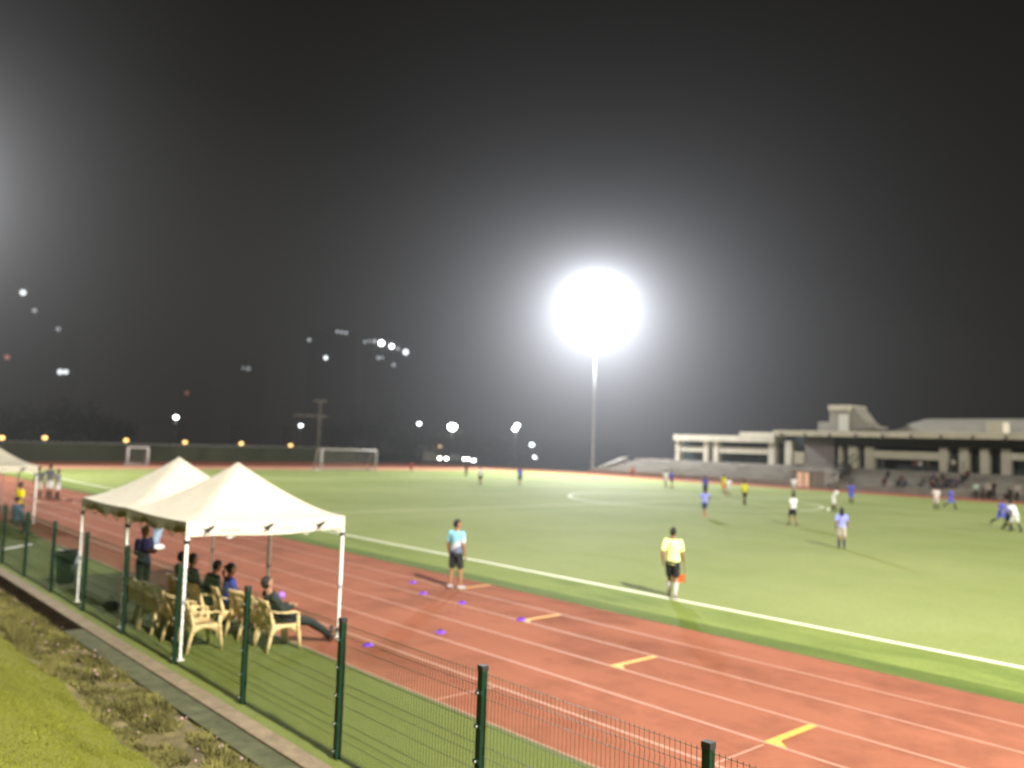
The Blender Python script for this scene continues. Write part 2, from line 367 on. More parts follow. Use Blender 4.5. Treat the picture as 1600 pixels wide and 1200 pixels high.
# ------------------------------------------------------------------ chairs (facing +Y)
def make_chair(loc, label, rz):
    t = thing('plastic_chair', loc, label, 'chair', 'cream plastic armchairs under the tents', rz); m = MT['chair']; t.scale = (1.06, 1.06, 1.06)
    v = []; n = 8; k = 8
    for i in range(n+1):
        for j in range(k+1):
            u = i/n*2-1; w_ = j/k
            v.append((u*(.225-.02*(1-w_)), -.2+w_*.43, .425+.02*w_-.02*(1-u*u)*math.sin(math.pi*w_)-(.03*max(0, w_-.85)/.15)))
    f = [(i*(k+1)+j, (i+1)*(k+1)+j, (i+1)*(k+1)+j+1, i*(k+1)+j+1) for i in range(n) for j in range(k)]
    nv = len(v); v += [(a, b, c-.02) for a, b, c in v]; f += [tuple(x+nv for x in q[::-1]) for q in f]
    sk = MB().add(v, f).box((-.215, .2, .36), (.215, .225, .43)).box((-.2, -.21, .36), (.2, -.19, .43))
    for s in (-1, 1):
        for q in range(8):
            y0, y1 = -.21+.43*q/8, -.21+.43*(q+1)/8; d0 = .06+.09*(abs(q-3.5)/3.5)**2
            sk.box((s*.232-.008, y0, .435-d0), (s*.232+.008, y1, .437))
    sk.build('seat', m, t)
    b = MB()
    def bp(u, h): return (u*(.2+.02*h), -.2-.13*h-.03*h*h+.035*u*u, .42+.42*h)
    for u in (-.98, -.6, -.2, .2, .6, .98):
        b.tube([bp(u, q/6) for q in range(0, 6)], [.036]*6, 8, .3, (0, 1, 0))
    for h in (.02, .86, .95): b.tube([bp(q/6, h) for q in range(-6, 7)], [.034]*13, 8, .35, (0, 1, 0))
    b.build('backrest', m, t)
    for s in (-1, 1):
        MB().tube([(s*.235, -.27, .68), (s*.275, -.15, .655), (s*.29, .0, .64), (s*.285, .14, .645), (s*.275, .22, .62), (s*.265, .235, .56)], [.026, .034, .036, .036, .032, .026], 8, .45, (0, 0, 1)).build('armrest', m, t)
        MB().tube([(s*.265, .225, .60), (s*.25, .225, .44), (s*.262, .255, .2), (s*.275, .275, 0)], [.028, .052, .042, .032], 8, .6, (0, 1, 0)).build('leg', m, t)
        MB().tube([(s*.232, -.26, .66), (s*.225, -.2, .43), (s*.25, -.26, .2), (s*.27, -.31, 0)], [.028, .055, .044, .034], 8, .6, (0, 1, 0)).build('leg', m, t)
    return t
ch = [(-15.05, 6.17, .0, 'cream plastic armchair empty at the fence side, nearest of the back row'),
      (-15.62, 6.15, .1, 'cream plastic armchair second in the back row, tucked behind the nearest'), (-16.2, 6.2, -.1, 'cream plastic armchair third in the shaded back row'),
      (-16.8, 6.1, .15, 'cream plastic armchair fourth in the shaded back row'), (-17.45, 6.18, -.05, 'cream plastic armchair fifth in the shaded back row'),
      (-18.1, 6.2, .2, 'cream plastic armchair at the dim far end of the back row'), 
      (-14.32, 7.32, -.05, 'cream plastic armchair at the track edge with the reclining man'), (-14.95, 7.3, .1, 'cream plastic armchair just behind the reclining man'),
      (-15.5, 7.3, .16, 'cream plastic armchair empty between the blue top and the reclining man'), (-16.0, 7.14, -.12, 'cream plastic armchair holding the person in the blue top'), (-16.58, 6.92, .08, 'cream plastic armchair holding the hunched person in dark green'),
      (-17.2, 6.86, 0., 'cream plastic armchair holding the dark haired person by the tent leg'), (-17.85, 6.98, .1, 'cream plastic armchair holding the leaning person in black'),
      (-34.6, 6.3, .1, 'cream plastic armchair empty on the verge short of the far tent'), (-36.0, 6.6, -.1, 'cream plastic armchair under the far tent with white bag on it')]
c0 = make_chair((ch[0][0], ch[0][1], 0), ch[0][3], ch[0][2])
for x, y, r, lb in ch[1:]: dup(c0, (x, y, 0), r, lb)
# ------------------------------------------------------------------ people
V = Vector
def pose(kind='stand', lean=0., head=0., arms='down', stride=0., side=1):
    J = dict(pel=V((0, 0, .93)), waist=V((0, 0, 1.06)), chest=V((0, .0, 1.27)), neck=V((0, -.01, 1.47)), head=V((0, .015, 1.635)))
    for s, n in ((-1, 'L'), (1, 'R')):
        J['sh'+n] = V((s*.175, -.01, 1.41)); J['el'+n] = V((s*.235, -.03, 1.13)); J['wr'+n] = V((s*.245, .05, .88))
        J['hi'+n] = V((s*.085, 0, .90)); J['kn'+n] = V((s*.10, .02, .49)); J['an'+n] = V((s*.105, -.02, .085)); J['to'+n] = V((s*.125, .15, .03))
    if kind == 'stand' and stride:
        J['knL'] = V((-.10, stride*.5+.05, .49)); J['anL'] = V((-.10, stride*.8, .085)); J['toL'] = J['anL']+V((-.01, .17, -.05))
        J['knR'] = V((.10, -stride*.2+.03, .49)); J['anR'] = V((.10, -stride*.9, .11)); J['toR'] = J['anR']+V((.01, .165, -.08))
        J['elL'].y -= .08; J['elR'].y += .08; J['wrR'].y += .12; J['wrL'].y -= .05
    if kind == 'run':
        for k in ('pel', 'waist', 'chest', 'neck', 'head', 'shL', 'shR', 'hiL', 'hiR'): J[k].z -= .04
        a, b = ('L', 'R') if side > 0 else ('R', 'L'); sa = -1 if a == 'L' else 1
        J['kn'+a] = V((sa*.09, .28, .56)); J['an'+a] = V((sa*.09, .33, .14)); J['to'+a] = V((sa*.09, .49, .11))
        J['kn'+b] = V((-sa*.09, -.12, .49)); J['an'+b] = V((-sa*.09, -.48, .30)); J['to'+b] = V((-sa*.09, -.50, .13))
        J['el'+a] = V((sa*.26, -.2, 1.17)); J['wr'+a] = V((sa*.24, -.02, 1.02)); J['el'+b] = V((-sa*.26, .05, 1.12)); J['wr'+b] = V((-sa*.2, .27, 1.22))
        lean = lean or .16
    if kind == 'sit':
        for k in ('pel', 'waist', 'chest', 'neck', 'head', 'shL', 'shR', 'elL', 'elR', 'wrL', 'wrR', 'hiL', 'hiR'): J[k].z -= .36
        for s, n in ((-1, 'L'), (1, 'R')):
            J['kn'+n] = V((s*.12, .42, .50)); J['an'+n] = V((s*.12, .40, .085)); J['to'+n] = V((s*.14, .56, .03))
            J['el'+n] = V((s*.24, .05, .80)); J['wr'+n] = V((s*.14, .30, .66))
    if kind == 'recline':
        for k in ('pel', 'waist', 'chest', 'neck', 'head', 'shL', 'shR', 'hiL', 'hiR'): J[k].z -= .38
        J['pel'].y += .1; J['hiL'].y += .12; J['hiR'].y += .12; lean = -.38
        for s, n in ((-1, 'L'), (1, 'R')):
            J['kn'+n] = V((s*.10, .60, .42)); J['an'+n] = V((s*.07+.03, 1.02, .12)); J['to'+n] = V((s*.12+.03, 1.12, .25))
    if kind == 'squat':
        for k in ('pel', 'waist', 'chest', 'neck', 'head', 'shL', 'shR', 'elL', 'elR', 'wrL', 'wrR', 'hiL', 'hiR'): J[k].z -= .28; J[k].y -= .18
        for s, n in ((-1, 'L'), (1, 'R')): J['kn'+n] = V((s*.15, .17, .45))
        lean = lean or .6
    if arms == 'hips':
        for s, n in ((-1, 'L'), (1, 'R')): J['el'+n] = J['sh'+n]+V((s*.17, -.06, -.24)); J['wr'+n] = J['el'+n]+V((-s*.13, .12, -.17))
    if arms == 'behind':
        for s, n in ((-1, 'L'), (1, 'R')): J['el'+n] = J['sh'+n]+V((s*.07, -.10, -.27)); J['wr'+n] = J['el'+n]+V((-s*.16, -.08, -.17))
    if arms == 'front':
        for s, n in ((-1, 'L'), (1, 'R')): J['el'+n] = J['sh'+n]+V((s*.05, .03, -.28)); J['wr'+n] = J['el'+n]+V((-s*.10, .23, .06))
    if arms == 'lap':
        for s, n in ((-1, 'L'), (1, 'R')): J['el'+n] = J['sh'+n]+V((s*.06, .06, -.27)); J['wr'+n] = J['el'+n]+V((-s*.13, .24, -.08))
    if lean:
        rot = Matrix.Rotation(-lean, 3, 'X'); p = J['pel'].copy()
        for k in ('waist', 'chest', 'neck', 'head', 'shL', 'shR', 'elL', 'elR', 'wrL', 'wrR'): J[k] = p+rot @ (J[k]-p)
        if kind in ('stand', 'squat', 'run') and lean > .35:
            J['head'] = J['neck']+Matrix.Rotation(lean*.5, 3, 'X') @ (J['head']-J['neck'])
    J['turn'] = head; return J
def person(loc, label, rz, J, H=1.74, shirt=(.7, .7, .7), shorts=(.02, .02, .02), legs='shorts', sleeve='short', sock=None, shoe=(.03, .03, .03), hair='short', fem=False, vox=.014, group=None, face=False, two=None):
    t = thing('person', loc, label, 'person', group, rz); s = H/1.75; t.scale = (s, s, s)
    k = .92 if fem else 1.
    spine = [J['pel'], J['waist'], J['chest'], J['neck']]
    X = (J['shR']-J['shL']).normalized(); hd = Matrix.Rotation(J['turn'], 3, 'Z')
    def torso(mb, inf, low=0.):
        d = (J['neck']-J['pel']).normalized(); Yd = (d.cross(X)).normalized()*-1; Yd = X.cross(d)*-1
        P = J['pel']; N = J['neck']; C = J['chest']; W_ = J['waist']
        secs = [(P-d*(.07+low), .13*k, .10), (P-d*.0, .165*(1.04 if fem else 1), .115), (W_, .14*k, .098), (P.lerp(C, .75), .158*k, .108), (C, .178*k, .118), (C.lerp(N, .45), .185*k, .112), (C.lerp(N, .72), .165*k, .09), (N.lerp(C, .06), .075, .065)]
        mb.loft([(c, X, Yd, rx+inf, ry+inf) for c, rx, ry in secs], 18)
    b = MB(); torso(b, 0)
    b.capsule(J['neck']-(J['head']-J['neck'])*.2, J['head'], .056, .052)
    hz = (J['head']-J['neck']).normalized(); hy = hd @ V((0, 1, 0)); hxv = hy.cross(hz).normalized(); hy = hz.cross(hxv)
    Hh = J['head']
    def hp(x, y, z): return Hh+hxv*x+hy*y+hz*z
    b.loft([(hp(0, .03, -.122), hxv, hy, .028, .03), (hp(0, .025, -.10), hxv, hy, .048, .058), (hp(0, .012, -.06), hxv, hy, .062, .08), (hp(0, .005, 0), hxv, hy, .073, .093), (hp(0, 0, .05), hxv, hy, .074, .096), (hp(0, -.005, .085), hxv, hy, .058, .078), (hp(0, -.008, .112), hxv, hy, .028, .04)], 16)
    b.capsule(hp(0, .09, .015), hp(0, .108, -.025), .009, .014)
    for q in (-1, 1):
        b.ball(hp(q*.076, -.005, -.01), (.012, .02, .03), 8, 6); b.capsule(hp(q*.014, .088, .028), hp(q*.045, .08, .03), .009, .008)
    for n, q in (('L', -1), ('R', 1)):
        b.capsule(J['sh'+n], J['el'+n], .052*k, .040*k); b.capsule(J['el'+n], J['wr'+n], .041*k, .027*k)
        d = (J['wr'+n]-J['el'+n]).normalized(); inn = V((-q, 0, 0)); inn = (inn-d*inn.dot(d)).normalized(); sd = d.cross(inn)*q
        if sd.y < 0: sd = -sd
        w0 = J['wr'+n]; b.capsule(w0+d*.015, w0+d*.075, .026, .036, 10, .5, inn)
        for i, ln_ in enumerate((.062, .072, .068, .054)):
            r0 = w0+d*.088+sd*(.027-.018*i); r1 = r0+d*ln_*.55+inn*.008; r2 = r1+d*ln_*.35+inn*.022
            b.capsule(r0, r1, .0095, .009, 6); b.capsule(r1, r2, .009, .0075, 6)
        th = w0+d*.035+sd*.03; b.capsule(th, th+d*.035+sd*.025+inn*.01, .012, .0105, 6); b.capsule(th+d*.035+sd*.025+inn*.01, th+d*.065+sd*.028+inn*.022, .0105, .008, 6)
        b.capsule(J['hi'+n], J['kn'+n], .083, .056); b.capsule(J['kn'+n], J['kn'+n].lerp(J['an'+n], .35), .055, .054); b.capsule(J['kn'+n].lerp(J['an'+n], .3), J['an'+n], .055, .036)
        b.capsule(J['an'+n]-V((0, .01, .03)), J['to'+n], .036, .03)
    b.build('body', MT['skin'], t, remesh=vox)
    # clothing
    c = MB(); torso(c, .018, .02)
    for n in 'LR':
        e = J['sh'+n].lerp(J['el'+n], 1. if sleeve == 'long' else .72)
        c.capsule(J['sh'+n], e, .071*k, .062*k)
        if sleeve == 'long': c.capsule(J['el'+n], J['wr'+n].lerp(J['el'+n], .06), .055, .042)
    sh = c.build('shirt', two or cloth(shirt), t, remesh=vox*.9)
    c = MB(); d = (J['waist']-J['pel']).normalized(); Yd = X.cross(d)
    c.loft([(J['pel']-d*.10, X, Yd, .13, .11), (J['pel']-d*.03, X, Yd, .176, .135), (J['pel']+d*.06, X, Yd, .168, .126)], 16)
    for n in 'LR':
        if legs == 'shorts':
            e = J['hi'+n].lerp(J['kn'+n], .78); c.capsule(J['hi'+n], e, .102, .094)
        else:
            c.capsule(J['hi'+n], J['kn'+n], .098, .072); c.capsule(J['kn'+n], J['an'+n], .072, .052)
    c.build('shorts' if legs == 'shorts' else 'trousers', cloth(shorts), t, remesh=vox*.9)
    for n in 'LR':
        an, to = J['an'+n], J['to'+n]; d = (to-an).normalized(); heel = an-V((0, .0, .0))
        f = (to-an); f2 = f.normalized(); up = V((0, 0, 1)) if abs(f2.z) < .75 else V((0, -1, .3))
        side_ = f2.cross(up).normalized(); up2 = side_.cross(f2)
        c = MB(); base = an-up2*.035
        c.capsule(base-f2*.045, to-f2*.01, .044, .038, 12, .95, tuple(up2)); c.build('shoe', cloth(shoe), t, remesh=.012)
        if sock: MB().capsule(J['kn'+n].lerp(an, .3), an, .061, .045).build('sock', cloth(sock), t)
    # hair
    h = MB(); vs = []; n_, m_ = 18, 12
    for j in range(m_+1):
        a = math.pi*j/m_*.80
        for q in range(n_):
            bb = 2*math.pi*q/n_; x, y, z = .083*math.sin(a)*math.cos(bb), .106*math.sin(a)*math.sin(bb), .118*math.cos(a)
            if y > .03 and z < .055: z = max(z, .05); y = min(y, .094)
            wv = 1+.05*noise.noise(V((x*30, y*30, z*30+loc[0])))
            vs.append(hp(x*wv, y*wv-.012, z*wv+.012))
    h.add(vs, [(j*n_+q, j*n_+(q+1) % n_, (j+1)*n_+(q+1) % n_, (j+1)*n_+q) for j in range(m_) for q in range(n_)])
    if hair == 'tail': h.tube([hp(0, -.09, .05), hp(0, -.14, .03), hp(0, -.15, -.08), hp(.01, -.12, -.2)], [.025, .035, .032, .012], 8)
    if hair == 'long': h.loft([(hp(0, -.04, .04), hxv, hy, .085, .07), (hp(0, -.06, -.08), hxv, hy, .095, .05), (hp(0, -.08, -.22), hxv, hy, .09, .035), (hp(0, -.08, -.3), hxv, hy, .06, .02)], 12)
    h.build('hair', MT['hair'], t)
    if face:
        for q in (-1, 1): MB().ball(hp(q*.030, .087, .008), (.012, .008, .007), 8, 6).build('eye', MT['eye'], t)
        MB().ball(hp(0, .088, -.058), (.022, .008, .007), 10, 6).build('mouth', MT['lip'], t)
    return t
# two-tone polo of the coach: pale blue yoke over a white and grey body
m, tn, bs = nt('coach_polo'); sx = tn.nodes.new('ShaderNodeSeparateXYZ'); tn.links.new(coords(tn), sx.inputs[0])
rp = tn.nodes.new('ShaderNodeValToRGB'); rp.color_ramp.interpolation = 'LINEAR'
mr = tn.nodes.new('ShaderNodeMapRange'); mr.inputs[1].default_value = .85; mr.inputs[2].default_value = 1.5
ad = tn.nodes.new('ShaderNodeMath'); ad.operation = 'MULTIPLY_ADD'; ad.inputs[1].default_value = -.5
tn.links.new(sx.outputs['X'], ad.inputs[0]); tn.links.new(sx.outputs['Z'], ad.inputs[2]); tn.links.new(ad.outputs[0], mr.inputs[0]); tn.links.new(mr.outputs[0], rp.inputs[0])
e = rp.color_ramp.elements; e[0].position = 0; e[0].color = (.10, .12, .18, 1); e[1].position = 1; e[1].color = (.22, .54, .68, 1)
for ps, cc in ((.24, (.12, .14, .2, 1)), (.32, (.50, .53, .60, 1)), (.44, (.55, .58, .64, 1)), (.52, (.22, .52, .66, 1))):
    q = e.new(ps); q.color = cc
tn.links.new(rp.outputs[0], bs.inputs['Base Color']); bs.inputs['Roughness'].default_value = .85; POLO = m
def face_to(p, q): return math.atan2(-(q[0]-p[0]), q[1]-p[1])     # heading so local +Y points from p to q
BLU, WHT, YEL, BLK, NAVY = (.10, .12, .62), (.78, .77, .78), (.75, .72, .03), (.015, .015, .018), (.02, .03, .10)
LAV = (.30, .32, .80)
def pl(px, py, top, label, head, J, **kw):
    p = at(px, py); d = math.hypot(p.x, p.y); return person((p.x, p.y, .01), label, head, J, **kw)
cpose = pose('stand', head=-.7)
for n_, q_ in (('L', -1), ('R', 1)):
    cpose['kn'+n_].x += q_*.035; cpose['an'+n_].x += q_*.06; cpose['to'+n_].x += q_*.07
P = at(711, 920); person((P.x, P.y, .0), 'coach in pale blue and white polo with black shorts standing on the track', .30, cpose, 1.78, shoe=(.35, .35, .36), vox=.010, face=True, two=POLO)
P = at(1050, 935); lin = person((P.x, P.y, .01), 'assistant referee in bright yellow shirt walking the touchline with an orange flag', .45, pose('stand', stride=.16), 1.78, shirt=(.92, .92, .38), shorts=BLK, sock=(.42, .40, .38), shoe=(.25, .2, .19), vox=.010, face=True)
# flag held by the assistant referee
fg = thing('signal_flag', (P.x, P.y, .01), 'orange signal flag held low by the yellow shirted assistant referee', 'flag', None, .45)
hnd = V((.25, .27, .80)); tip = hnd+V((.02, -.04, -.42))
MB().tube([hnd+V((0, .01, .06)), tip], .008, 8).build('stick', MT['dark'], fg)
fm = MB(); vv = []
for i in range(7):
    for j in range(7): vv.append(tip+V((-.05*i/1, -.008*i+.02*math.sin(i*1.3+j*.5), (.02+.05*j-.012*i)*.7)))
fm.add(vv, [(i*7+j, i*7+j+1, (i+1)*7+j+1, (i+1)*7+j) for i in range(6) for j in range(6)]).build('flag_cloth', cloth((.60, .10, .02)), fg)
G1 = 'footballers in white shirts on the pitch'; G2 = 'footballers in blue shirts on the pitch'
tc = (-40, 50)
pl(1315, 858, 803, 'footballer with long ponytail in lavender blue shirt, seen from behind, nearest on the pitch', .5, pose('stand', stride=.08), H=1.66, shirt=LAV, shorts=(.45, .38, .33), sock=(.03, .03, .06), hair='long', fem=True, vox=.012, group=G2)
pl(1101, 809, 773, 'footballer in lavender shirt and dark shorts running with orange boots', .9, pose('run', side=-1), H=1.66, shirt=LAV, shorts=NAVY, shoe=(.8, .2, .05), hair='tail', fem=True, group=G2)
pl(1239, 821, 781, 'footballer in white shirt and black shorts alone near the circle edge', 1.2, pose('stand', stride=.22), H=1.68, shirt=WHT, shorts=BLK, hair='tail', fem=True, group=G1)
pl(1163, 789, 753, 'referee in bright yellow shirt and black shorts inside the centre circle', -.4, pose('stand', stride=.05), H=1.74, shirt=YEL, shorts=BLK, sock=BLK, group=None)
pl(1302, 799, 766, 'footballer in white shirt leaning over the ball on the circle', -1.0, pose('stand', lean=.5, stride=.14, arms='front'), H=1.7, shirt=WHT, shorts=(.7, .7, .7), sock=BLK, fem=True, group=G1)
pl(1330, 787, 760, 'footballer in blue standing beyond the one leaning over the ball', .3, pose('stand'), H=1.66, shirt=BLU, shorts=BLU, sock=BLK, hair='tail', fem=True, group=G2)
pl(1102, 776, 743, 'footballer in dark blue kit upright beyond the runner with orange boots', .2, pose('stand'), H=1.72, shirt=(.08, .09, .45), shorts=NAVY, sock=NAVY, fem=True, group=G2)
pl(1138, 776, 752, 'footballer in white walking beside the orange bibbed player', .8, pose('stand', stride=.2), H=1.6, shirt=WHT, shorts=(.6, .6, .6), group=G1, fem=True)
pl(1131, 772, 741, 'player in yellow top and orange bib below the terrace wall', .2, pose('stand'), H=1.7, shirt=(.75, .62, .03), shorts=(.8, .3, .05), fem=True)
pl(1040, 762, 742, 'footballer in white side by side with a blue shirted one at the far touchline', .4, pose('stand', stride=.1), H=1.7, shirt=WHT, shorts=(.6, .6, .6), group=G1)
pl(1049, 762, 741, 'footballer in blue marking the white shirted one at the far touchline', -.4, pose('stand', stride=.1), H=1.7, shirt=BLU, shorts=NAVY, group=G2)
pl(1240, 773, 753, 'footballer in white in front of the lit tunnel doorway', .4, pose('stand', stride=.1), H=1.66, shirt=WHT, shorts=(.4, .4, .4), sock=BLK, group=G1)
pl(1463, 797, 769, 'footballer in pinkish white shirt below the seated spectators', .6, pose('stand', stride=.12), H=1.7, shirt=(.78, .66, .66), shorts=(.6, .5, .5), sock=BLK, group=G1)
pl(1485, 797, 769, 'footballer in blue running next to the pinkish white one', -1.2, pose('run'), H=1.7, shirt=BLU, shorts=BLU, sock=BLK, group=G2)
pl(750, 757, 737, 'footballer in white top and dark shorts alone on the far turf', .2, pose('stand'), H=1.6, shirt=WHT, shorts=BLK, group=G1)
pl(812, 758, 737, 'footballer in blue alone left of the floodlight pole', .5, pose('stand', stride=.1), H=1.66, shirt=BLU, shorts=NAVY, group=G2)
pl(728, 744, 731, 'person in dark clothing standing at the far side of the turf', .2, pose('stand'), H=1.5, shirt=(.05, .04, .04), shorts=BLK, legs='t', vox=.018)
pl(642, 737, 728, 'person in red crouching right of the goal', -1.2, pose('squat'), H=1.5, shirt=(.5, .07, .05), shorts=(.1, .02, .02), vox=.018)
pl(988, 746, 733, 'person in red at the left foot of the terrace', .1, pose('stand'), H=1.4, shirt=(.6, .10, .07), shorts=(.3, .05, .04), vox=.018)
pl(1563, 824, 790, 'footballer in blue twisting in the tackle at the right edge', -1.3, pose('run', side=-1, lean=.3), H=1.68, shirt=BLU, shorts=BLU, sock=BLK, group=G2, fem=True)
pl(1574, 828, 788, 'footballer in lavender and dark socks at the heart of the tackle', -1.0, pose('stand', stride=.3, lean=.35), H=1.7, shirt=LAV, shorts=NAVY, sock=BLK, group=G2, hair='tail', fem=True)
pl(1587, 831, 792, 'footballer in white bending forward in the tackle at the right edge', 1.1, pose('stand', stride=.3, lean=.6), H=1.72, shirt=(.82, .82, .82), shorts=(.75, .75, .75), sock=BLK, group=G1, fem=True)
# trio by the track, left
G3 = 'players waiting on the track near the far tent'
P = at(59, 779); person((P.x, P.y, 0), 'player in grey bib and cream shorts, leftmost of the waiting trio', 1.2, pose('stand'), 1.72, shirt=(.13, .13, .14), shorts=(.55, .52, .45), sock=BLK, group=G3)
P = at(76, 779); person((P.x, P.y, 0), 'tall player in black and white top and white shorts, middle of the waiting trio', .6, pose('stand', arms='hips'), 1.86, shirt=(.16, .17, .2), shorts=WHT, sock=BLK, group=G3)
P = at(89, 779); person((P.x, P.y, 0), 'shorter player in striped top and white shorts, rightmost of the waiting trio', -.6, pose('stand'), 1.62, shirt=(.2, .2, .22), shorts=WHT, sock=BLK, group=G3)
person((-37.3, 7.9, 0), 'person in plain yellow shirt standing at the leg of the far tent', .2, pose('stand'), 1.7, shirt=(.75, .62, .01), shorts=BLK, legs='t')
person((-34.4, 7.2, 0), 'person in dark blue seated low in front of the far tent', .3, pose('sit'), 1.7, shirt=(.05, .09, .14), shorts=(.04, .05, .05), legs='t', sleeve='long')
person((-19.85, 6.75, 0), 'person in navy tracksuit with purple sleeve standing between the tent legs', -1.2, pose('stand', arms='front'), 1.70, shirt=(.035, .035, .12), shorts=(.012, .014, .02), legs='t', sleeve='long', shoe=(.5, .12, .08), vox=.011, fem=True)
# seated under the tent
person((-14.32, 7.30, 0), 'man in black tracksuit reclining in a chair with legs stretched onto the track', -.05, pose('recline', arms='lap'), 1.76, shirt=(.02, .022, .022), shorts=(.014, .016, .018), legs='t', sleeve='long', shoe=(.03, .03, .03), sock=None, vox=.010, face=True)
person((-16.0, 7.10, 0), 'seated person in bright blue top with long black hair', -.1, pose('sit', arms='lap'), 1.66, shirt=(.02, .03, .17), shorts=BLK, legs='t', hair='tail', fem=True, vox=.011)
person((-16.58, 6.88, 0), 'seated person in dark green hunching forward', .1, pose('sit', lean=.3, arms='lap'), 1.68, shirt=(.02, .035, .028), shorts=BLK, legs='t', sleeve='long', vox=.011)
person((-17.2, 6.82, 0), 'seated person in dark grey top just right of the white tent leg', 0, pose('sit', arms='lap'), 1.74, shirt=(.03, .033, .033), shorts=BLK, legs='t', sleeve='long', vox=.011)
person((-17.85, 6.94, 0), 'seated person in black leaning back, half behind the white tent leg', .2, pose('sit', lean=-.15, arms='lap'), 1.7, shirt=(.015, .018, .018), shorts=BLK, legs='t', sleeve='long', vox=.011)
# ------------------------------------------------------------------ small things
P = at(243, 857)
s = thing('drinks_stand', (P.x, P.y, 0), 'pale blue sleeved drinks stand on a round white base by the track', 'stand')
MB().loft([((0, 0, 0), (1, 0, 0), (0, 1, 0), .26, .26), ((0, 0, .07), (1, 0, 0), (0, 1, 0), .27, .27), ((0, 0, .12), (1, 0, 0), (0, 1, 0), .2, .2)], 24).build('base', MT['white'], s)
MB().loft([((0, 0, .12), (1, 0, 0), (0, 1, 0), .10, .10), ((.0, 0, .3), (1, 0, 0), (0, 1, 0), .11, .11), ((.02, .04, .6), (1, 0, 0), (0, 1, 0), .15, .15), ((.03, .08, .95), (1, 0, 0), (0, 1, 0), .17, .17), ((.03, .08, 1.02), (1, 0, 0), (0, 1, 0), .10, .10)], 18).build('sleeve', cloth((.28, .38, .52)), s)
MB().tube([(.03, .08, 1.0), (.03, .08, 1.1)], .05, 12).build('cap', MT['dark'], s)
P = at(101, 919)
s = thing('litter_bin', (P.x, P.y, 0), 'dark green litter bin hung on a frame behind the fence', 'bin', None, .2)
b = MB().loft([((0, 0, .12), (1, 0, 0), (0, 1, 0), .17, .17), ((0, 0, .2), (1, 0, 0), (0, 1, 0), .20, .20), ((0, 0, .8), (1, 0, 0), (0, 1, 0), .25, .25)], 20).build('bin_body', MT['green'], s)
MB().loft([((0, 0, .8), (1, 0, 0), (0, 1, 0), .265, .265), ((0, 0, .85), (1, 0, 0), (0, 1, 0), .265, .265), ((0, 0, .92), (1, 0, 0), (0, 1, 0), .16, .16)], 20).build('lid', MT['dark'], s)
for q in (-1, 1): MB().tube([(.05, q*.31, 0), (.05, q*.31, .95)], .022, 8).build('post', MT['wire'], s)
MB().tube([(.05, -.31, .9), (.05, .31, .9)], .018, 8).build('rail', MT['wire'], s)
def bag(loc, c, label, rz, k=1.):
    s = thing('sports_bag', loc, label, 'bag', None, rz)
    MB().capsule((-.16*k, 0, .13*k), (.16*k, 0, .13*k), .13*k, .13*k, 12, .9).build('bag_body', cloth(c), s)
    MB().tube([(-.1*k, 0, .24*k), (-.05*k, 0, .34*k), (.05*k, 0, .34*k), (.1*k, 0, .24*k)], .012, 6).build('handle', cloth(BLK), s)
bag((-19.3, 5.95, 0), (.012, .012, .014), 'black sports bag on the shaded turf behind the fence', .4, .8)
bag((-18.9, 6.6, 0), (.45, .10, .05), 'small red bag on the turf at the feet of the navy tracksuit', .9, .6)
bag((-36.0, 6.6, .44), (.75, .73, .68), 'white bag lying on a chair under the far tent', .2, 1.2)
sm = MB(); sm.tube([(0, -.7, .02), (0, .7, .02)], [.09, .09], 10, .3)
P = at(26, 857); o = sm.build('foam_roller', MT['white'], None); o.location = (P.x, P.y, .03); o.rotation_euler = (0, 0, .75); tag(o, 'white foam roller lying on the turf behind the far fence posts', 'roller')
# cones
def cone(px, py, label, group, m, first=None):
    p = at(px, py)
    if first: return dup(first, (p.x, p.y, .008), None, label, group)
    s = MB().loft([((0, 0, 0), (1, 0, 0), (0, 1, 0), .105, .105), ((0, 0, .012), (1, 0, 0), (0, 1, 0), .10, .10), ((0, 0, .042), (1, 0, 0), (0, 1, 0), .05, .05)], 18, False).build('marker_cone', m, None)
    s.location = (p.x, p.y, .008); return tag(s, label, 'cone', group)
GC = 'purple marker cones on the lanes'
k0 = cone(575, 1009, 'purple marker cone on the outer lanes, nearest to the fence', GC, MT['cone'])
for px, py, lb in ((688, 989, 'purple marker cone between the fence-side one and the lane lines behind it'), (722, 943, 'purple marker cone on a lane line straight in front of the coach'), (661, 928, 'purple marker cone left of the coach, below his shadow'),
                   (645, 911, 'purple marker cone furthest up the track, at the tip of the coach shadow'), (814, 969, 'purple marker cone at the end of a yellow lane mark')): cone(px, py, lb, GC, None, k0)
k1 = cone(60, 784, 'cream marker disc at the feet of the waiting trio', 'cream marker discs on the far track', MT['disc'])
cone(100, 781, 'cream marker disc right of the waiting trio', 'cream marker discs on the far track', None, k1)
cone(116, 785, 'cream marker disc closest to the tent corner', 'cream marker discs on the far track', None, k1)
P = at(440, 927); P = V((-14.6, 8.75, 0))
o = MB().ball((0, 0, 0), .085, 20, 14).build('football', cloth((.30, .14, .55)), None); o.location = at(440, 930, .085); tag(o, 'purple and white football on the track behind the reclining man', 'ball')
P = at(1299, 799); o = MB().ball((0, 0, 0), .11, 20, 14).build('football', cloth((.85, .85, .7)), None); o.location = (P.x, P.y-.4, .13); tag(o, 'pale football at the feet of the leaning white player', 'ball')
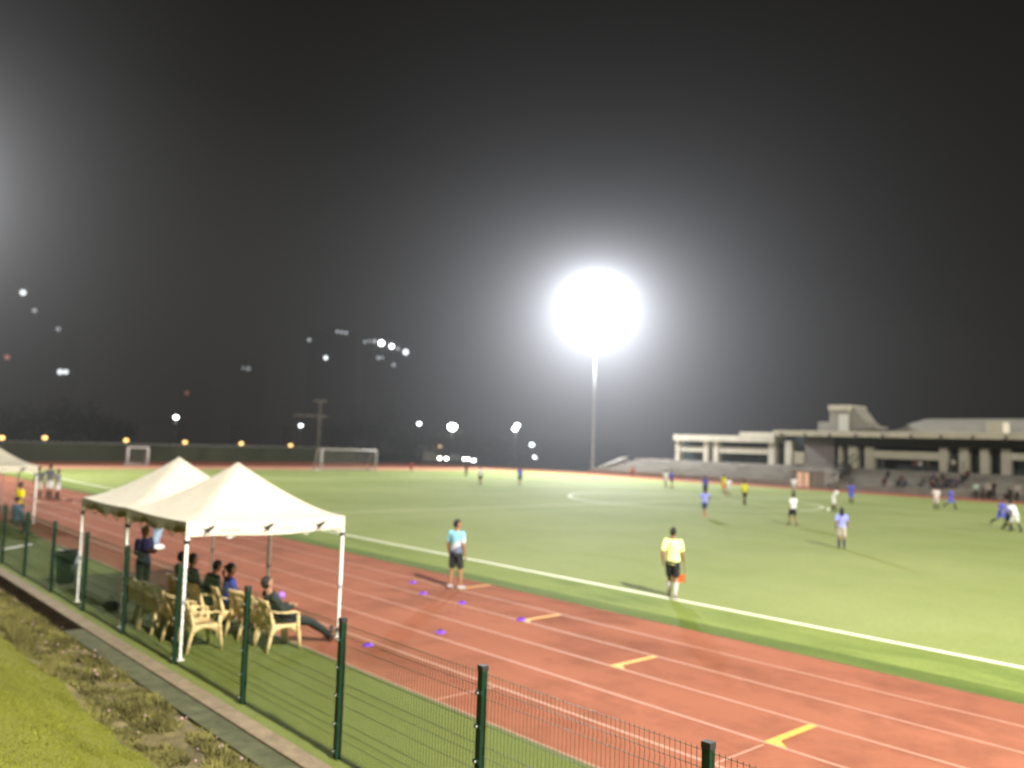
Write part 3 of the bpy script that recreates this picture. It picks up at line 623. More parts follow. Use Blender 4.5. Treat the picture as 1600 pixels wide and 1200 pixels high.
# goals
def goal(x, y, w, h, d, rz, label, r=.06):
    g = thing('football_goal', (x, y, 0), label, 'goal', None, rz)
    MB().tube([(0, 0, 0), (0, 0, h)], r, 10).build('post', gw, g); MB().tube([(0, w, 0), (0, w, h)], r, 10).build('post', gw, g)
    MB().tube([(0, 0, h), (0, w, h)], r, 10).build('crossbar', gw, g)
    b = MB()
    for yy in (0, w): b.tube([(0, yy, h), (-d*.5, yy, h-.05), (-d, yy, .1)], r*.7, 8).tube([(0, yy, .06), (-d, yy, .06)], r*1.3, 8)
    b.tube([(-d, 0, .06), (-d, w, .06)], r*.9, 8); b.build('back_frame', gw, g)
    nn = MB(); st = .24
    def wall(a, b_, c, d_):
        a, b_, c, d_ = map(V, (a, b_, c, d_)); n1 = max(1, int((b_-a).length/st)); n2 = max(1, int((d_-a).length/st))
        for i in range(n1+1): nn.tube([a.lerp(b_, i/n1), d_.lerp(c, i/n1)], .012, 4)
        for i in range(n2+1): nn.tube([a.lerp(d_, i/n2), b_.lerp(c, i/n2)], .012, 4)
    wall((-d*.5, 0, h-.05), (-d*.5, w, h-.05), (-d, w, .1), (-d, 0, .1)); wall((0, 0, h), (0, w, h), (-d*.5, w, h-.05), (-d*.5, 0, h-.05))
    for yy in (0, w): wall((0, yy, h), (-d*.5, yy, h-.05), (-d, yy, .1), (0, yy, .1))
    nn.build('net', cloth((.28, .25, .23)), g, False)
gw = cloth((.55, .50, .47))
goal(-87.0, 48.75, 7.32, 2.44, 2.0, 0, 'full size white football goal with brown net at the pitch end', .075)
A = at(199, 727); goal(A.x, A.y, 2.1, 2.0, 1.6, -.15, 'small white training goal on the red surface before the far fence', .10)
# ------------------------------------------------------------------ far boundary fence
sf = thing('screened_fence', (0, 0, 0), 'long dark green screened fence behind the bend of the track', 'fence')
ys = [5+4.*i for i in range(18)]
for a, b in zip(ys[:-1], ys[1:]):
    vs = []; n = 10
    for i in range(n+1):
        u = i/n; y = a+(b-a)*u; x = hx(y)+.12*math.sin(u*math.pi)
        vs += [(x, y, .02), (x+.03*math.sin(i*2), y, 1.1), (x, y, 2.12-.04*math.sin(math.pi*u))]
    MB().add(vs, [(i*3+j, (i+1)*3+j, (i+1)*3+j+1, i*3+j+1) for i in range(n) for j in range(2)]).build('screen_panel', MT['screen'], sf)
for y in ys: MB().tube([(hx(y)-.05, y, 0), (hx(y)-.05, y, 2.2)], .05, 8).build('post', MT['dark'], sf)
MB().tube([(hx(5), 5, 2.2), (hx(73), 73, 2.2)], .07, 6).build('top_rail', cloth((.22, .22, .18)), sf)
# ------------------------------------------------------------------ grandstand
gs = thing('grandstand', (0, 0, 0), 'grey concrete grandstand with stepped terrace, columns and flat canopy across the pitch', 'grandstand')
def X(px, py, Y): return atY(px, py, Y).x
def Z(px, py, Y): return atY(px, py, Y).z
XL, XR = -80.5, 15.
tb = MB(); NR = 6; rows = []
tb.box((XL, 87.3, 0), (XR, 87.6, .62))
for i in range(NR):
    y = 87.6+1.2*i; z = .35+.38*i; rows.append((y, z)); tb.box((XL+i*.45, y, 0), (XR, y+1.2 if i < NR-1 else 97.8, z-.003*i if i else z))
tb.build('terrace', MT['conc'], gs, False)
MB().box((XL+.0, 87.25, 0), (XL+.35, 87.8, .8)).build('end_wall', MT['conc'], gs, False)
ew = MB(); ew.add([(XL-2.6, 88, 0), (XL-.02, 88, 0), (XL-.02, 88, .7), (XL-2.6, 95, 1.2), (XL-2.6, 95, 0), (XL-.02, 95, 0), (XL-.02, 95, 2.35), (XL-1.4, 95, 2.3)], [(0, 1, 2, 3), (4, 7, 6, 5), (2, 6, 7, 3), (1, 5, 6, 2), (0, 3, 7, 4)])
ew.build('end_ramp', MT['conc'], gs, False)
YB = 95.6; z0 = 2.2; zr = 5.75
MB().box((X(1064, 700, 98.6), 98.6, 2.2), (XR, 98.9, zr)).build('glazed_wall', MT['glass'], gs, False)
def colm(x0, x1, top, Y=YB, d=.9):
    a, b = X(x0, 720, Y), X(x1, 720, Y); MB().box((a, Y, 2.2), (b, Y+d, top)).build('column', MT['concl'], gs, False, bevel=.03)
for a, b in ((1055, 1061), (1098.6, 1105.5), (1114, 1121.5), (1200, 1210)): colm(a, b, 5.0)
for a, b in ((1226, 1237),): colm(a, b, 5.2)
for a, b in ((1310, 1314), (1325, 1339), (1351, 1365)): colm(a, b, 4.75)
for a, b in ((1467, 1481), (1498, 1513), (1531, 1545), (1564, 1579)): colm(a, b, 4.85)
for q in range(8):
    x = X(1579, 720, YB)+3+q*4.6; MB().box((x, YB, 2.2), (x+.95, YB+.9, 4.85)).build('column', MT['concl'], gs, False, bevel=.03)
def beam(px0, px1, py0, py1, Y, d=.6, name='beam'):
    a, b = X(px0, py0, Y), X(px1, py0, Y); zt = Z((px0+px1)/2, py0, Y); zb = Z((px0+px1)/2, py1, Y)
    return MB().box((a, Y, zb), (b, Y+d, zt)).build(name, MT['concl'], gs, False, bevel=.02)
beam(1061.5, 1098, 698, 705.5, YB+.1); beam(1122, 1199.5, 699.5, 708.5, YB+.1); beam(1365.5, 1466.5, 705.5, 717.7, YB+.1); beam(1579.5, 1760, 710, 722, YB+.1)
MB().box((X(1054, 685, YB), YB-.25, 4.95), (X(1212, 685, YB), 98.9, 5.75)).build('beam', MT['concl'], gs, False, bevel=.03)
MB().box((X(1156, 670, YB), YB-.1, 5.755), (X(1210, 670, YB), 98.5, 6.25)).build('parapet', MT['concl'], gs, False, bevel=.03)
# canopy roof
fa, fb = X(1208, 677, 91.6), XR
MB().box((fa, 91.6, 5.76), (fb, 91.8, 6.42)).build('fascia', MT['concl'], gs, False, bevel=.02)
MB().box((fa+.05, 91.8, 6.2), (fb, 98.9, 6.4)).build('canopy_slab', MT['roof'], gs, False)
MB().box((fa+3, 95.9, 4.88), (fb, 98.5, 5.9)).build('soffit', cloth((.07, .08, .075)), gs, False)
x = fa+1.
while x < fb: MB().box((x, 91.5, 5.62), (x+.22, 95.5, 6.1)).build('bracket', cloth((.07, .065, .055)), gs, False); x += 3.05
# tower block with curved fin
Yt_ = 93.5
a, b = X(1296, 660, Yt_), X(1326, 660, Yt_); zt = Z(1310, 634, Yt_)
tw = MB().box((a, Yt_, 6.4), (b, Yt_+4, zt)).build('tower', MT['roof'], gs, False, bevel=.04)
MB().box((a-.12, Yt_-.12, zt-.55), (b+.12, Yt_+4.1, zt-.02+.1)).build('tower_cap', MT['concl'], tw, False, bevel=.03)
c_ = X(1311, 660, Yt_); MB().box((c_, Yt_-.06, 6.5), (b-.05, Yt_-.004, zt-1.)).build('bright_panel', cloth((.55, .53, .46)), tw, False)
MB().box((X(1276, 665, Yt_), Yt_+.3, 6.41), (a-.01, Yt_+3, Z(1285, 659, Yt_))).build('step_block', MT['roof'], gs, False, bevel=.03)
pr = [(1327, 634), (1334, 636), (1342, 647), (1350, 658), (1358, 664), (1369, 666.5), (1368, 670), (1327, 672)]
pv = [atY(px, py, Yt_+.4) for px, py in pr]; n = len(pv)
MB().add([tuple(p) for p in pv]+[(p.x, p.y+3, p.z) for p in pv], [tuple(range(n)), tuple(range(2*n-1, n-1, -1))]+[(i, (i+1) % n, n+(i+1) % n, n+i) for i in range(n)]).build('curved_fin', MT['roof'], gs, False)
# long vaulted roof
vs = []; xs0, xs1 = X(1388, 670, 95), XR; n = 14; yy0, yy1 = 94.5, 106
ztop = Z(1480, 654, 98)
for k in range(40):
    u = k/39; x = xs0+(xs1-xs0)*u; e = min(1, (x-xs0)/3.2); e = math.sin(e*math.pi/2)**.8
    for j in range(n+1):
        w_ = j/n; vs.append((x, yy0+(yy1-yy0)*w_, 6.42+(ztop-6.42)*e*math.sin(math.pi*min(.5, w_*1.4))**.7 if w_ < .36 else 6.42+(ztop-6.42)*e*math.sin(math.pi*(1-w_)/1.28*1)**.7))
MB().add(vs, [(i*(n+1)+j, (i+1)*(n+1)+j, (i+1)*(n+1)+j+1, i*(n+1)+j+1) for i in range(39) for j in range(n)]).build('vaulted_roof', MT['roof'], gs)
a, b = X(1545, 670, 93), X(1572, 670, 93); MB().box((a, 92.2, 6.43), (b, 94, Z(1558, 660, 93))).build('roof_box', MT['concl'], gs, False, bevel=.03)
# tunnel, doorway and stair block
a, b = X(1236, 740, 87), X(1290, 740, 87)
tn_ = MB().box((a, 86.9, 0), (X(1246, 745, 87), 90, 1.75)).box((X(1268, 745, 87), 86.9, 0), (b, 90, 1.75)).box((a-.1, 86.7, 1.76), (b+.1, 90, 1.95)).build('tunnel', MT['conc'], gs, False, bevel=.03)
dm = mat('lit_doorway', (.6, .4, .28), .7, .15, 2, 0, 0, 0, .3, (1, .62, .42), .45)
for x0, x1 in ((1247, 1255.5), (1257.5, 1266)):
    MB().box((X(x0, 745, 87), 86.75, .05), (X(x1, 745, 87), 86.85, 1.7)).build('door', dm, tn_, False, bevel=.02)
MB().box((X(1262, 715, 96), 95.3, 2.2), (X(1308, 715, 96), 95.55, 5.6)).build('banner', cloth((.17, .145, .135)), gs, False)
a = X(1248, 715, 92); MB().box((a, 91, 2.5), (a+1.2, 91.6, 3.9)).build('kiosk_panel', MT['concl'], gs, False)
st = MB()
for i in range(7): st.box((X(1290, 740, 89)+.2, 87.6+.8*i, .3), (X(1303, 740, 89), 88.4+.8*i, .6+.34*i))
st.build('stair', cloth((.09, .085, .08)), gs, False)
rl = MB()
for x in (X(1292, 740, 88), X(1304, 740, 88)): rl.tube([(x, 87.6, 1.4), (x, 94.5, 3.9)], .05, 6)
rl.build('handrail', MT['dark'], gs)
# spectators
looks = ['black jacket', 'dark maroon top', 'charcoal hooded top', 'dark brown shirt', 'navy top', 'dark grey shirt', 'dusty purple top']
lc = [(.02, .02, .02), (.07, .02, .025), (.035, .035, .035), (.06, .04, .03), (.02, .03, .07), (.07, .07, .07), (.09, .06, .10)]
where = ['upper left of the seated group', 'lower left of the seated group', 'left cluster, second step', 'left cluster, higher step', 'left cluster, right end', 'low in the middle of the terrace', 'middle cluster top left', 'middle cluster centre', 'middle cluster bottom', 'middle cluster top right', 'middle cluster right side', 'middle cluster far right', 'between middle and right clusters', 'right cluster left side', 'right cluster right side', 'right cluster end']
sp_px = [(1387, 743), (1381, 753), (1404, 755), (1408, 749), (1414, 757), (1443, 751), (1458, 742), (1464, 749), (1456, 755), (1473, 744), (1478, 750), (1484, 751), (1468, 758), (1495, 750), (1504, 744), (1511, 742)]
for i, (px, py) in enumerate(sp_px):
    best = min(rows, key=lambda r: abs(atY(px, py, r[0]+.45).z-(r[1]+.75)))
    q = atY(px, py, best[0]+.45); k = i % 7
    person((q.x, best[0]+.55, best[1]-.42 if 0 else best[1]-.02), 'spectator in %s seated %s' % (looks[k], where[i]), math.pi+random.uniform(-.4, .4), pose('sit', lean=random.uniform(-.1, .35), arms='lap'), 1.65, shirt=lc[k], shorts=BLK, legs='t', sleeve='long', vox=.022, group='spectators sitting on the terrace', fem=i % 2 == 0)
for px, lb, c, yb, H, kd in ((1525, 'spectator in pale green top at the foot of the terrace', (.35, .5, .38), 86.5, 1.6, 'stand'), (1546, 'spectator in beige top standing left of the tall dark one', (.42, .35, .28), 86.8, 1.7, 'stand'), (1553, 'tall spectator all in black standing before the terrace', (.02, .02, .02), 86.2, 1.85, 'stand'),
                         (1536, 'spectator in dark brown crouching between the green and beige ones', (.05, .04, .03), 86.6, 1.6, 'squat'), (1578, 'spectator in dark green bending by the pale pole', (.02, .04, .025), 86.3, 1.7, 'squat'), (1590, 'spectator in pale grey at the right end of the terrace foot', (.3, .28, .25), 86.6, 1.7, 'stand')):
    person((X(px, 775, yb), yb, 0), lb, random.uniform(2.4, 3.6), pose(kd), H, shirt=c, shorts=BLK, legs='t', vox=.02, group='people at the foot of the terrace')
for px, lb, c in ((1430, 'onlooker in maroon behind the low gallery wall, left of three', (.12, .04, .04)), (1438, 'onlooker in white behind the low gallery wall, middle of three', (.5, .48, .44)), (1450, 'onlooker in dark top behind the gallery wall, right of three', (.05, .05, .05)), (1490, 'onlooker in pale shirt standing between two gallery columns', (.45, .43, .38))):
    person((X(px, 733, 94.6), 94.6, 2.22), lb, math.pi, pose('sit' if px < 1460 else 'stand'), 1.6, shirt=c, shorts=BLK, legs='t', vox=.024, group='onlookers in the gallery')
# ------------------------------------------------------------------ floodlight towers
lampw = lamp_mat('floodlight_lamp', (.95, .97, 1.), 60)
def floodtower(x, y, zt, aim, label, lit=None, en=0, colr=(1, 1, 1), size=2.4):
    rz = math.atan2(-(aim[0]-x), aim[1]-y)
    t = thing('floodlight_tower', (x, y, 0), label, 'floodlight', 'floodlight towers at the corners of the ground', rz)
    MB().tube([(0, 0, 0), (0, 0, zt*.5), (0, 0, zt+1.5)], [.15, .11, .07], 12).build('pole', cloth((.34, .35, .36)), t)
    MB().box((-.5, -.5, 0), (.5, .5, .35)).build('footing', MT['conc'], t, False)
    f = MB()
    for k in range(4): f.box((-2.2, .1, zt-1.6+k*1.0), (2.2, .22, zt-1.52+k*1.0))
    for q in (-2.2, -.6, .6, 2.1): f.box((q, .05, zt-1.7), (q+.1, .1, zt+1.6))
    f.build('head_frame', MT['steel'], t, False)
    for k in range(4):
        for q in range(5):
            c = V((-1.84+q*.92, .45, zt-1.56+k*1.0)); d = V((0, 1, -.55)).normalized(); u = V((1, 0, 0)); w_ = u.cross(d)
            l = MB().loft([(c-d*.25, u, w_, .12, .12), (c-d*.05, u, w_, .30, .26), (c+d*.05, u, w_, .33, .29)], 14).build('lamp_housing', MT['steel'], t)
            MB().loft([(c+d*.052, u, w_, .31, .27), (c+d*.07, u, w_, .30, .26)], 14).build('lamp_glass', lampw, l)
    ld = bpy.data.lights.new('floodlight', 'AREA'); ld.shape = 'DISK'; ld.size = size; ld.energy = en; ld.color = colr
    lo = bpy.data.objects.new('floodlight', ld); col.objects.link(lo); lo.location = (x, y, zt)
    dv = V((aim[0]-x, aim[1]-y, -zt)); lo.location = V((x, y, zt))+dv.normalized()*1.0
    lo.rotation_euler = dv.to_track_quat('-Z', 'Y').to_euler()
    return t
head = atY(932, 478, 90.); 
TA = floodtower(head.x, 90., head.z, (-62, 62), 'tall lit floodlight tower glaring behind the far corner of the pitch', en=115000, colr=(.93, .96, 1.))
TB = floodtower(-88, 5.2, 25, (-40, 40), 'lit floodlight tower just outside the left edge of the photo', en=60000, colr=(1, .98, .94))
TC = floodtower(30, 3, 34, (-30, 32), 'lit floodlight tower on the near right side, out of the photo', en=155000, colr=(1., .965, .86))
TD = floodtower(24, 100, 30, (-35, 45), 'lit floodlight tower on the far right side, out of the photo', en=125000, colr=(1, .97, .88))
# glowing haze round the two lamps in or beside the view: airlight that falls off with distance from each lamp
def haze_ball(loc, rad, k, pw, core, corer, colr, wide=.4, down=.35, name='haze'):
    o = MB().ball((0, 0, 0), rad, 32, 20).build(name, MT['white'], None); o.location = loc; o['kind'] = 'structure'
    m = bpy.data.materials.new('lamp_haze'); m.use_nodes = True; t = m.node_tree; t.nodes.clear()
    out = t.nodes.new('ShaderNodeOutputMaterial'); pvn = t.nodes.new('ShaderNodeVolumePrincipled'); pvn.inputs['Density'].default_value = 0
    pvn.inputs['Emission Color'].default_value = (*colr, 1)
    tc_ = t.nodes.new('ShaderNodeTexCoord'); ln_ = t.nodes.new('ShaderNodeVectorMath'); ln_.operation = 'LENGTH'; t.links.new(tc_.outputs['Object'], ln_.inputs[0])
    def mth(op, a, b=None, c=None):
        n = t.nodes.new('ShaderNodeMath'); n.operation = op
        for i, v in enumerate((a, b, c)):
            if v is None: continue
            if isinstance(v, (int, float)): n.inputs[i].default_value = v
            else: t.links.new(v, n.inputs[i])
        return n.outputs[0]
    r = mth('MAXIMUM', ln_.outputs['Value'], 4.)
    e1 = mth('MULTIPLY', mth('POWER', r, -pw), k)
    ed = mth('SUBTRACT', 1., mth('DIVIDE', ln_.outputs['Value'], rad)); ed = mth('MAXIMUM', ed, 0); e1 = mth('MULTIPLY', e1, mth('POWER', ed, .8))
    e2 = t.nodes.new('ShaderNodeMapRange'); e2.interpolation_type = 'SMOOTHSTEP'; e2.inputs[1].default_value = corer*1.35; e2.inputs[2].default_value = corer*.75; e2.inputs[3].default_value = 0; e2.inputs[4].default_value = core
    t.links.new(ln_.outputs['Value'], e2.inputs[0])
    sz = t.nodes.new('ShaderNodeSeparateXYZ'); t.links.new(tc_.outputs['Object'], sz.inputs[0]); dn = mth('SUBTRACT', 1., mth('MULTIPLY', mth('DIVIDE', sz.outputs[2], r), down))
    e1 = mth('MULTIPLY', e1, dn); ed = mth('MULTIPLY', ed, mth('SUBTRACT', 1., mth('MULTIPLY', mth('DIVIDE', sz.outputs[2], r), .95)))
    t.links.new(mth('ADD', e1, mth('MULTIPLY', mth('MULTIPLY', mth('POWER', r, -2.1), wide), ed)), pvn.inputs['Emission Strength']); t.links.new(pvn.outputs[0], out.inputs['Volume'])
    o.data.materials.clear(); o.data.materials.append(m); m.cycles.volume_step_rate = .5 if hasattr(m.cycles, 'volume_step_rate') else 1
    return o
haze_ball((head.x, 90., head.z+1.0), 62, 15.5, 3., .0, 6.2, (.89, .92, 1.), 3.9, .15)
haze_ball((-88, 5.2, 25), 44, 18, 3., .0, 6.0, (.95, .96, 1.), .3, .2)
# thin night haze over the whole area
o = MB().box((-900, -300, -.5), (500, 1000, 70)).build('night_haze', MT['white'], None, False); o['kind'] = 'structure'
m = bpy.data.materials.new('night_haze'); m.use_nodes = True; t = m.node_tree; t.nodes.clear(); out = t.nodes.new('ShaderNodeOutputMaterial')
pvn = t.nodes.new('ShaderNodeVolumePrincipled'); pvn.inputs['Density'].default_value = .0
ab = t.nodes.new('ShaderNodeVolumeAbsorption'); ab.inputs[0].default_value = (0, 0, 0, 1); ab.inputs['Density'].default_value = .0042
pvn.inputs['Emission Color'].default_value = (1., .96, .88, 1); pvn.inputs['Emission Strength'].default_value = .0042*.026
ads = t.nodes.new('ShaderNodeAddShader'); t.links.new(pvn.outputs[0], ads.inputs[0]); t.links.new(ab.outputs[0], ads.inputs[1]); t.links.new(ads.outputs[0], out.inputs['Volume'])
o.data.materials.clear(); o.data.materials.append(m)
o = MB().box((-700, -250, -.4), (-155, 900, 69)).build('distant_haze', MT['white'], None, False); o['kind'] = 'structure'
m2 = m.copy(); m2.name = 'distant_haze'
for n in m2.node_tree.nodes:
    if n.type == 'VOLUME_ABSORPTION': n.inputs['Density'].default_value = .0075
    if n.type == 'PRINCIPLED_VOLUME': n.inputs['Emission Strength'].default_value = .0075*.046
o.data.materials.clear(); o.data.materials.append(m2)
# ------------------------------------------------------------------ street lamps, far lights, trees, towers
warm = lamp_mat('warm_lamp', (1., .60, .20), 4.5); cool = lamp_mat('cool_lamp', (.9, .97, 1.), 14); coolb = lamp_mat('bright_lamp', (.95, .98, .93), 40); dimw = lamp_mat('dim_window', (.75, .8, .85), 7); red = lamp_mat('red_lamp', (.8, .3, .22), 6); midw = lamp_mat('window_light', (.9, .95, 1.), 22); topw = lamp_mat('tower_light', (.9, .95, 1.), 90)
def street_lamp(px, py, D, r, m, label, group='street lamps beyond the track', arm=0.):
    p = atD(px, py, D); t = thing('street_lamp', (p.x, p.y, 0), label, 'lamp', group)
    h = p.z; MB().tube([(0, 0, 0), (0, 0, h-r*.3)], [.10, .06], 8).build('pole', MT['steel'], t)
    MB().ball((0, 0, h), (r, r, r*.8), 14, 10).build('lamp', m, t); MB().loft([((0, 0, h+r*.72), (1, 0, 0), (0, 1, 0), r*.7, r*.7), ((0, 0, h+r*.95), (1, 0, 0), (0, 1, 0), r*.3, r*.3)], 12).build('lamp_cap', MT['steel'], t)
    return t
for i, (px, py) in enumerate(((3, 684), (70, 684), (197, 688), (289, 691), (377, 693), (454, 696))):
    street_lamp(px, py, 128+i*2, .34, warm, ['amber lamp over the far fence at the left edge of the photo', 'amber lamp over the far fence, second from the left', 'amber lamp straight above the small training goal', 'amber lamp over the far fence, above the rear tent peak', 'amber lamp over the far fence, above the nearer tent peak', 'amber lamp over the far fence next to the big goal'][i], 'amber lamps behind the far fence')
street_lamp(275, 652, 190, .45, coolb, 'greenish white street lamp high above the rear tent'); street_lamp(470, 665, 190, .42, cool, 'small white street lamp left of the utility pole')
street_lamp(655, 662, 200, .42, midw, 'small dim street lamp left of the big glaring one'); street_lamp(707, 667, 170, .85, coolb, 'biggest glaring white street lamp above the trees')
street_lamp(805, 670, 175, .5, coolb, 'glaring street lamp on a visible pole, lower of the overlapping pair'); street_lamp(808, 665, 182, .5, coolb, 'glaring street lamp, upper of the overlapping pair')
street_lamp(831, 695, 180, .45, cool, 'small white street lamp nearest to the floodlight pole'); street_lamp(836, 714, 190, .4, midw, 'faint low lamp under the small white street lamp')
street_lamp(688, 697, 165, .4, lamp_mat('orange_lamp', (.9, .55, .25), 4), 'dim orange lamp in front of the dark trees')
street_lamp(740, 719, 170, .4, midw, 'faint low lamp right of the car headlights')
# utility pole with cross arms
p = atD(497, 700, 165); t = thing('utility_pole', (p.x, p.y, 0), 'pale pole with cross arms standing behind the big goal', 'pole', None, math.atan2(p.y, p.x)+math.pi/2)
zt = atD(497, 624, 165).z; MB().tube([(0, 0, 0), (0, 0, zt)], [.32, .2], 10).build('mast', MT['concl'], t)
MB().box((-1.2, -.1, zt-.5), (1.2, .1, zt-.1)).build('cross_arm', MT['concl'], t, False)
za = atD(497, 650, 165).z; MB().box((-1.6, -.1, za-.15), (4.8, .1, za+.15)).build('cross_arm', MT['concl'], t, False); MB().ball((0, -.2, za-.6), .55, 12, 8).build('junction_box', MT['concl'], t)
# tall apartment blocks with a few lit windows
def block(x0, x1, ytop, D, lights, label, m=MT['tower']):
    a = atD(x0, 690, D); b = atD(x1, 690, D); zt = atD((x0+x1)/2, ytop, D).z; c = (a+b)/2; w_ = (b-a).length
    rz = math.atan2(b.y-a.y, b.x-a.x); t = thing('apartment_tower', (c.x, c.y, 0), label, 'building', 'unlit apartment towers far behind the ground', rz)
    MB().box((-w_/2, 0, 0), (w_/2, 16, zt)).box((-w_/2-.3, -.3, zt), (w_/2+.3, 16.3, zt+.8)).box((-w_*.15, 4, zt), (w_*.2, 9, zt+3.2)).build('wall', m, t, False)
    n = int(zt/3.2); wd = MB()
    for i in range(1, n):
        k = int(w_/3.5)
        for j in range(k):
            xx = -w_/2+w_*(j+.25)/k; wd.box((xx, -.06, i*3.2), (xx+w_/k*.5, -.02, i*3.2+1.5))
    o = wd.build('window', MT['glass'], t, False); o['kind'] = 'stuff'
    inv = Matrix.Rotation(-rz, 3, 'Z')
    for px, py, r, mm in lights:
        q = atD(px, py, D-.6); q = inv @ (q-V((c.x, c.y, 0))); MB().ball((q.x, -.35, q.z), (r, .3, r), 12, 8).build('lit_window', mm, t)
    return t
block(474, 550, 520, 300, [(527, 518, .45, dimw), (534, 519, .45, dimw), (541, 520, .45, dimw), (483, 531, .5, dimw), (509, 559, .6, midw)], 'dim apartment tower behind the utility pole with three faint lights along its top')
block(562, 640, 532, 310, [(570, 534, .45, dimw), (577, 533, .4, dimw), (585, 533, .6, dimw), (596, 536, .9, topw), (612, 541, .7, topw), (622, 545, .5, dimw), (634, 550, .9, midw), (591, 559, .5, dimw), (597, 559, .4, dimw), (615, 570, .5, dimw)], 'dim apartment tower with a row of bright white lights on its top')
block(-30, 62, 445, 330, [(36, 457, .9, midw), (54, 485, .7, dimw), (11, 558, .8, red)], 'tallest dim apartment tower at the left edge of the photo')
block(66, 112, 505, 340, [(91, 514, .7, dimw), (94, 581, .9, midw), (103, 581, .8, midw)], 'slim dim apartment tower right of the tallest one')
block(360, 410, 568, 380, [(380, 575, .6, dimw), (388, 576, .9, dimw)], 'distant dim block left of the middle with a pair of faint lights')
block(278, 330, 605, 390, [(292, 614, .9, red)], 'distant dim block with a single reddish light above the rear tent')
# overpass behind the fence
ov = MB(); a = atD(-40, 655, 230); b = atD(640, 672, 230)
d = (b-a); nn = V((-d.y, d.x, 0)).normalized()
ov.add([tuple(a), tuple(b), tuple(b+V((0, 0, 1.1))), tuple(a+V((0, 0, 1.1))), tuple(a+nn*8), tuple(b+nn*8), tuple(b+nn*8+V((0, 0, 1.1))), tuple(a+nn*8+V((0, 0, 1.1)))], [(0, 1, 2, 3), (7, 6, 5, 4), (3, 2, 6, 7), (0, 4, 5, 1), (0, 3, 7, 4), (1, 5, 6, 2)])
ovt = thing('flyover', (0, 0, 0), 'faint grey flyover deck running behind the far fence', 'bridge'); ov.build('deck', MT['roof'], ovt, False)
for i in range(8):
    q = a.lerp(b, (i+.5)/8)+nn*4; MB().tube([(q.x, q.y, 0), (q.x, q.y, q.z)], .9, 10).build('pier', MT['roof'], ovt)
# parked cars facing the pitch with headlights on
def make_car(loc, rz, label):
    t = thing('parked_car', loc, label, 'car', 'cars parked beyond the track', rz); m = cloth((.35, .35, .34))
    prof = [(-2.1, .35), (-2.1, .85), (-1.9, 1.0), (-1.3, 1.05), (-.9, 1.42), (.5, 1.45), (1.15, 1.0), (2.0, .85), (2.15, .6), (2.1, .32)]
    n = len(prof); vs = [(s_*(.85 if z < 1.1 else .7), y, z) for s_ in (-1, 1) for y, z in prof]
    MB().add(vs, [tuple(range(n)), tuple(range(2*n-1, n-1, -1))]+[(i, (i+1) % n, n+(i+1) % n, n+i) for i in range(n)]).build('body', m, t, False, bevel=.05)
    MB().add([(-.72, .56, 1.40), (.72, .56, 1.40), (.80, 1.17, 1.03), (-.80, 1.17, 1.03)], [(0, 1, 2, 3)]).build('windscreen', MT['glass'], t, False).location = (0, .02, .02)
    for s_ in (-1, 1):
        for y in (-1.35, 1.35):
            w_ = MB().loft([((s_*.72, y, .32), (0, 1, 0), (0, 0, 1), .32, .32), ((s_*.88, y, .32), (0, 1, 0), (0, 0, 1), .32, .32)], 16).build('wheel', MT['dark'], t)
            MB().loft([((s_*.885, y, .32), (0, 1, 0), (0, 0, 1), .2, .2), ((s_*.89, y, .32), (0, 1, 0), (0, 0, 1), .2, .2)], 12).build('rim', MT['steel'], w_)
        MB().ball((s_*.62, 2.12, .66), (.30, .06, .26), 12, 8).build('headlight', lamp_mat('headlamp', (1, .96, .85), 22), t)
    return t
for i, (px, lb) in enumerate(((692, 'parked car with both headlights glaring under the trees'), (714, 'parked car with a single visible headlight right of the glaring one'))):
    q = atD(px, 722, 158); cr = make_car((q.x, q.y, 0), math.atan2(-(0-q.x), 0-q.y)+(0 if i == 0 else .9), lb)
# small shelter
q = atD(668, 722, 160); t = thing('roadside_shelter', (q.x, q.y, 0), 'pale roadside shelter with a slanted roof left of the cars', 'shelter', None, .4)
MB().box((-1.6, -1, 2.6), (1.9, 1, 2.75)).build('roof', MT['concl'], t, False); MB().box((-1.6, .9, 0), (1.6, 1, 2.6)).build('back_wall', MT['concl'], t, False)
for s_ in (-1.5, 1.5): MB().tube([(s_, -.9, 0), (s_, -.9, 2.6)], .06, 8).build('post', MT['steel'], t)
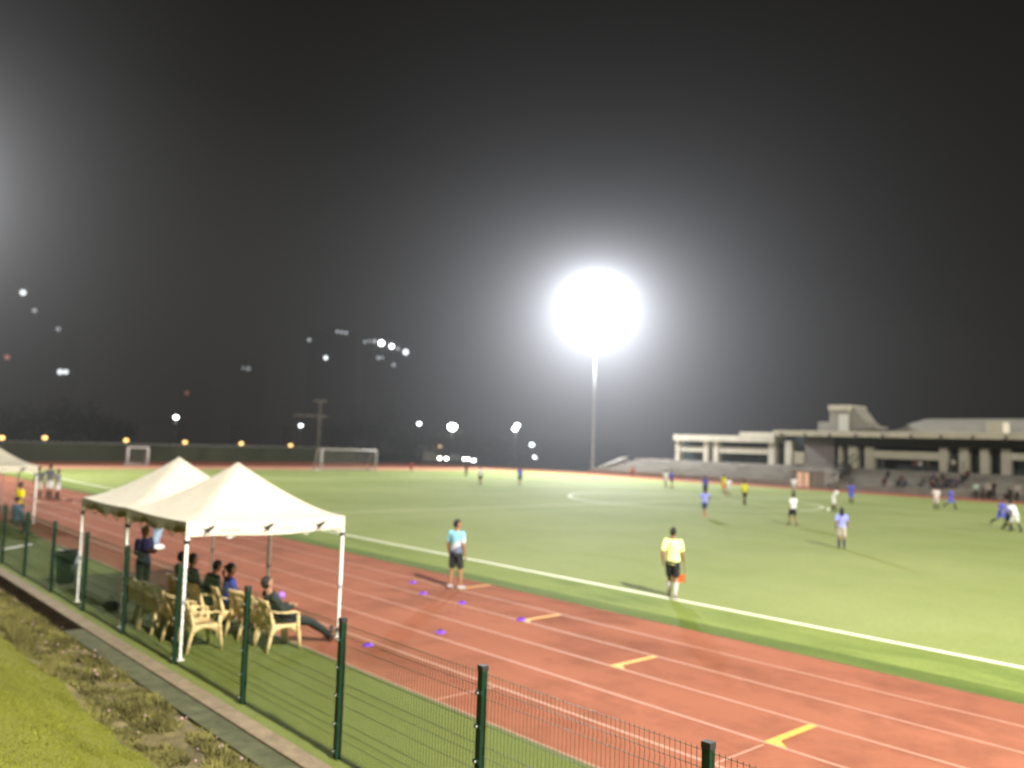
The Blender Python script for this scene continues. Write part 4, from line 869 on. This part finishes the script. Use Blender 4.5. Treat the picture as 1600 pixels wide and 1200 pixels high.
# trees
def crown_mesh(seed, n, w_, h):
    random.seed(seed); mb = MB(); cl = [(random.gauss(0, w_*.28), random.gauss(0, w_*.28), h*(.35+.6*random.random()), random.uniform(.16, .32)*w_) for _ in range(16)]
    for i in range(n):
        cx, cy_, cz, r = random.choice(cl); d = V((random.gauss(0, 1), random.gauss(0, 1), random.gauss(0, .8))).normalized()*r*random.uniform(.6, 1.05)
        p = V((cx, cy_, cz))+d; a = V((random.gauss(0, 1), random.gauss(0, 1), random.gauss(0, 1))).normalized(); b = a.cross(V((random.gauss(0, 1), random.gauss(0, 1), random.gauss(0, 1)))).normalized(); s_ = random.uniform(.18, .42)
        mb.quad(tuple(p-a*s_), tuple(p-b*s_*.5), tuple(p+a*s_), tuple(p+b*s_*.5))
    return mb
def make_tree(loc, seed, w_, h, label):
    t = thing('broadleaf_tree', loc, label, 'tree', 'trees behind the ground')
    tr = MB().tube([(0, 0, 0), (.1, 0, h*.25), (0, .15, h*.55), (.1, .1, h*.8)], [.35, .27, .16, .06], 8)
    for k in range(6):
        a = k*1.05+seed; tr.tube([(0, .05, h*(.3+.06*k)), (math.cos(a)*w_*.2, math.sin(a)*w_*.2, h*(.45+.06*k)), (math.cos(a)*w_*.36, math.sin(a)*w_*.36, h*(.55+.06*k))], [.13, .08, .03], 6)
    tr.build('trunk', MT['trunk'], t); crown_mesh(seed, 1500, w_, h).build('crown', MT['leaf'], t, False)
    return t
ts = [(700, 690, 168, 11, 'dark tree rising under the biggest street lamp'), (745, 690, 172, 12, 'dark tree between the biggest street lamp and the paired lamps'), (775, 692, 180, 10, 'dark tree left of the paired street lamps'), (850, 700, 185, 9, 'low hazy tree right of the paired lamps'), (890, 704, 180, 8, 'low hazy tree at the foot of the floodlight'),
      (590, 640, 210, 13, 'tall hazy tree below the bright topped tower'), (540, 665, 215, 12, 'hazy tree right of the utility pole'), (20, 650, 170, 14, 'dark tree above the left end of the far fence'), (95, 645, 176, 14, 'dark tree right of the one at the left edge'), (150, 660, 190, 13, 'dark tree over the training goal side of the fence'), (640, 690, 200, 9, 'low tree at the right end of the far fence'), (930, 706, 165, 9, 'low dark tree directly behind the floodlight pole'), (962, 712, 160, 8, 'low dark tree between the floodlight pole and the terrace end')]
for i, (px, ty, D, w_, lb) in enumerate(ts):
    q = atD(px, 700, D); h = max(4., atD(px, ty, D).z); make_tree((q.x, q.y, 0), i+3, w_, h*1.05, lb)
random.seed(5)
# ------------------------------------------------------------------ night sky
w = bpy.data.worlds.new('World'); scene.world = w; w.use_nodes = True; t = w.node_tree; bg = t.nodes['Background']
tcn = t.nodes.new('ShaderNodeTexCoord'); sx = t.nodes.new('ShaderNodeSeparateXYZ'); t.links.new(tcn.outputs['Generated'], sx.inputs[0])
rp = t.nodes.new('ShaderNodeValToRGB'); t.links.new(sx.outputs['Z'], rp.inputs[0])
e = rp.color_ramp.elements; e[0].position = 0; e[0].color = (.036, .036, .032, 1); e[1].position = .5; e[1].color = (.0035, .0030, .0027, 1)
q = e.new(.2); q.color = (.010, .0094, .0085, 1)
t.links.new(rp.outputs[0], bg.inputs['Color']); bg.inputs['Strength'].default_value = 1.
# ------------------------------------------------------------------ render settings
scene.view_settings.view_transform = 'Standard'; scene.view_settings.look = 'None'; scene.view_settings.exposure = 0
scene.cycles.use_denoising = True; scene.cycles.use_adaptive_sampling = True; scene.cycles.adaptive_threshold = .03; scene.cycles.max_bounces = 5; scene.cycles.diffuse_bounces = 2; scene.cycles.glossy_bounces = 2; scene.cycles.volume_bounces = 0; scene.cycles.transparent_max_bounces = 8
scene.cycles.sample_clamp_indirect = 3; scene.cycles.volume_step_rate = 1.; scene.cycles.volume_max_steps = 128; scene.cycles.caustics_reflective = False; scene.cycles.caustics_refractive = False
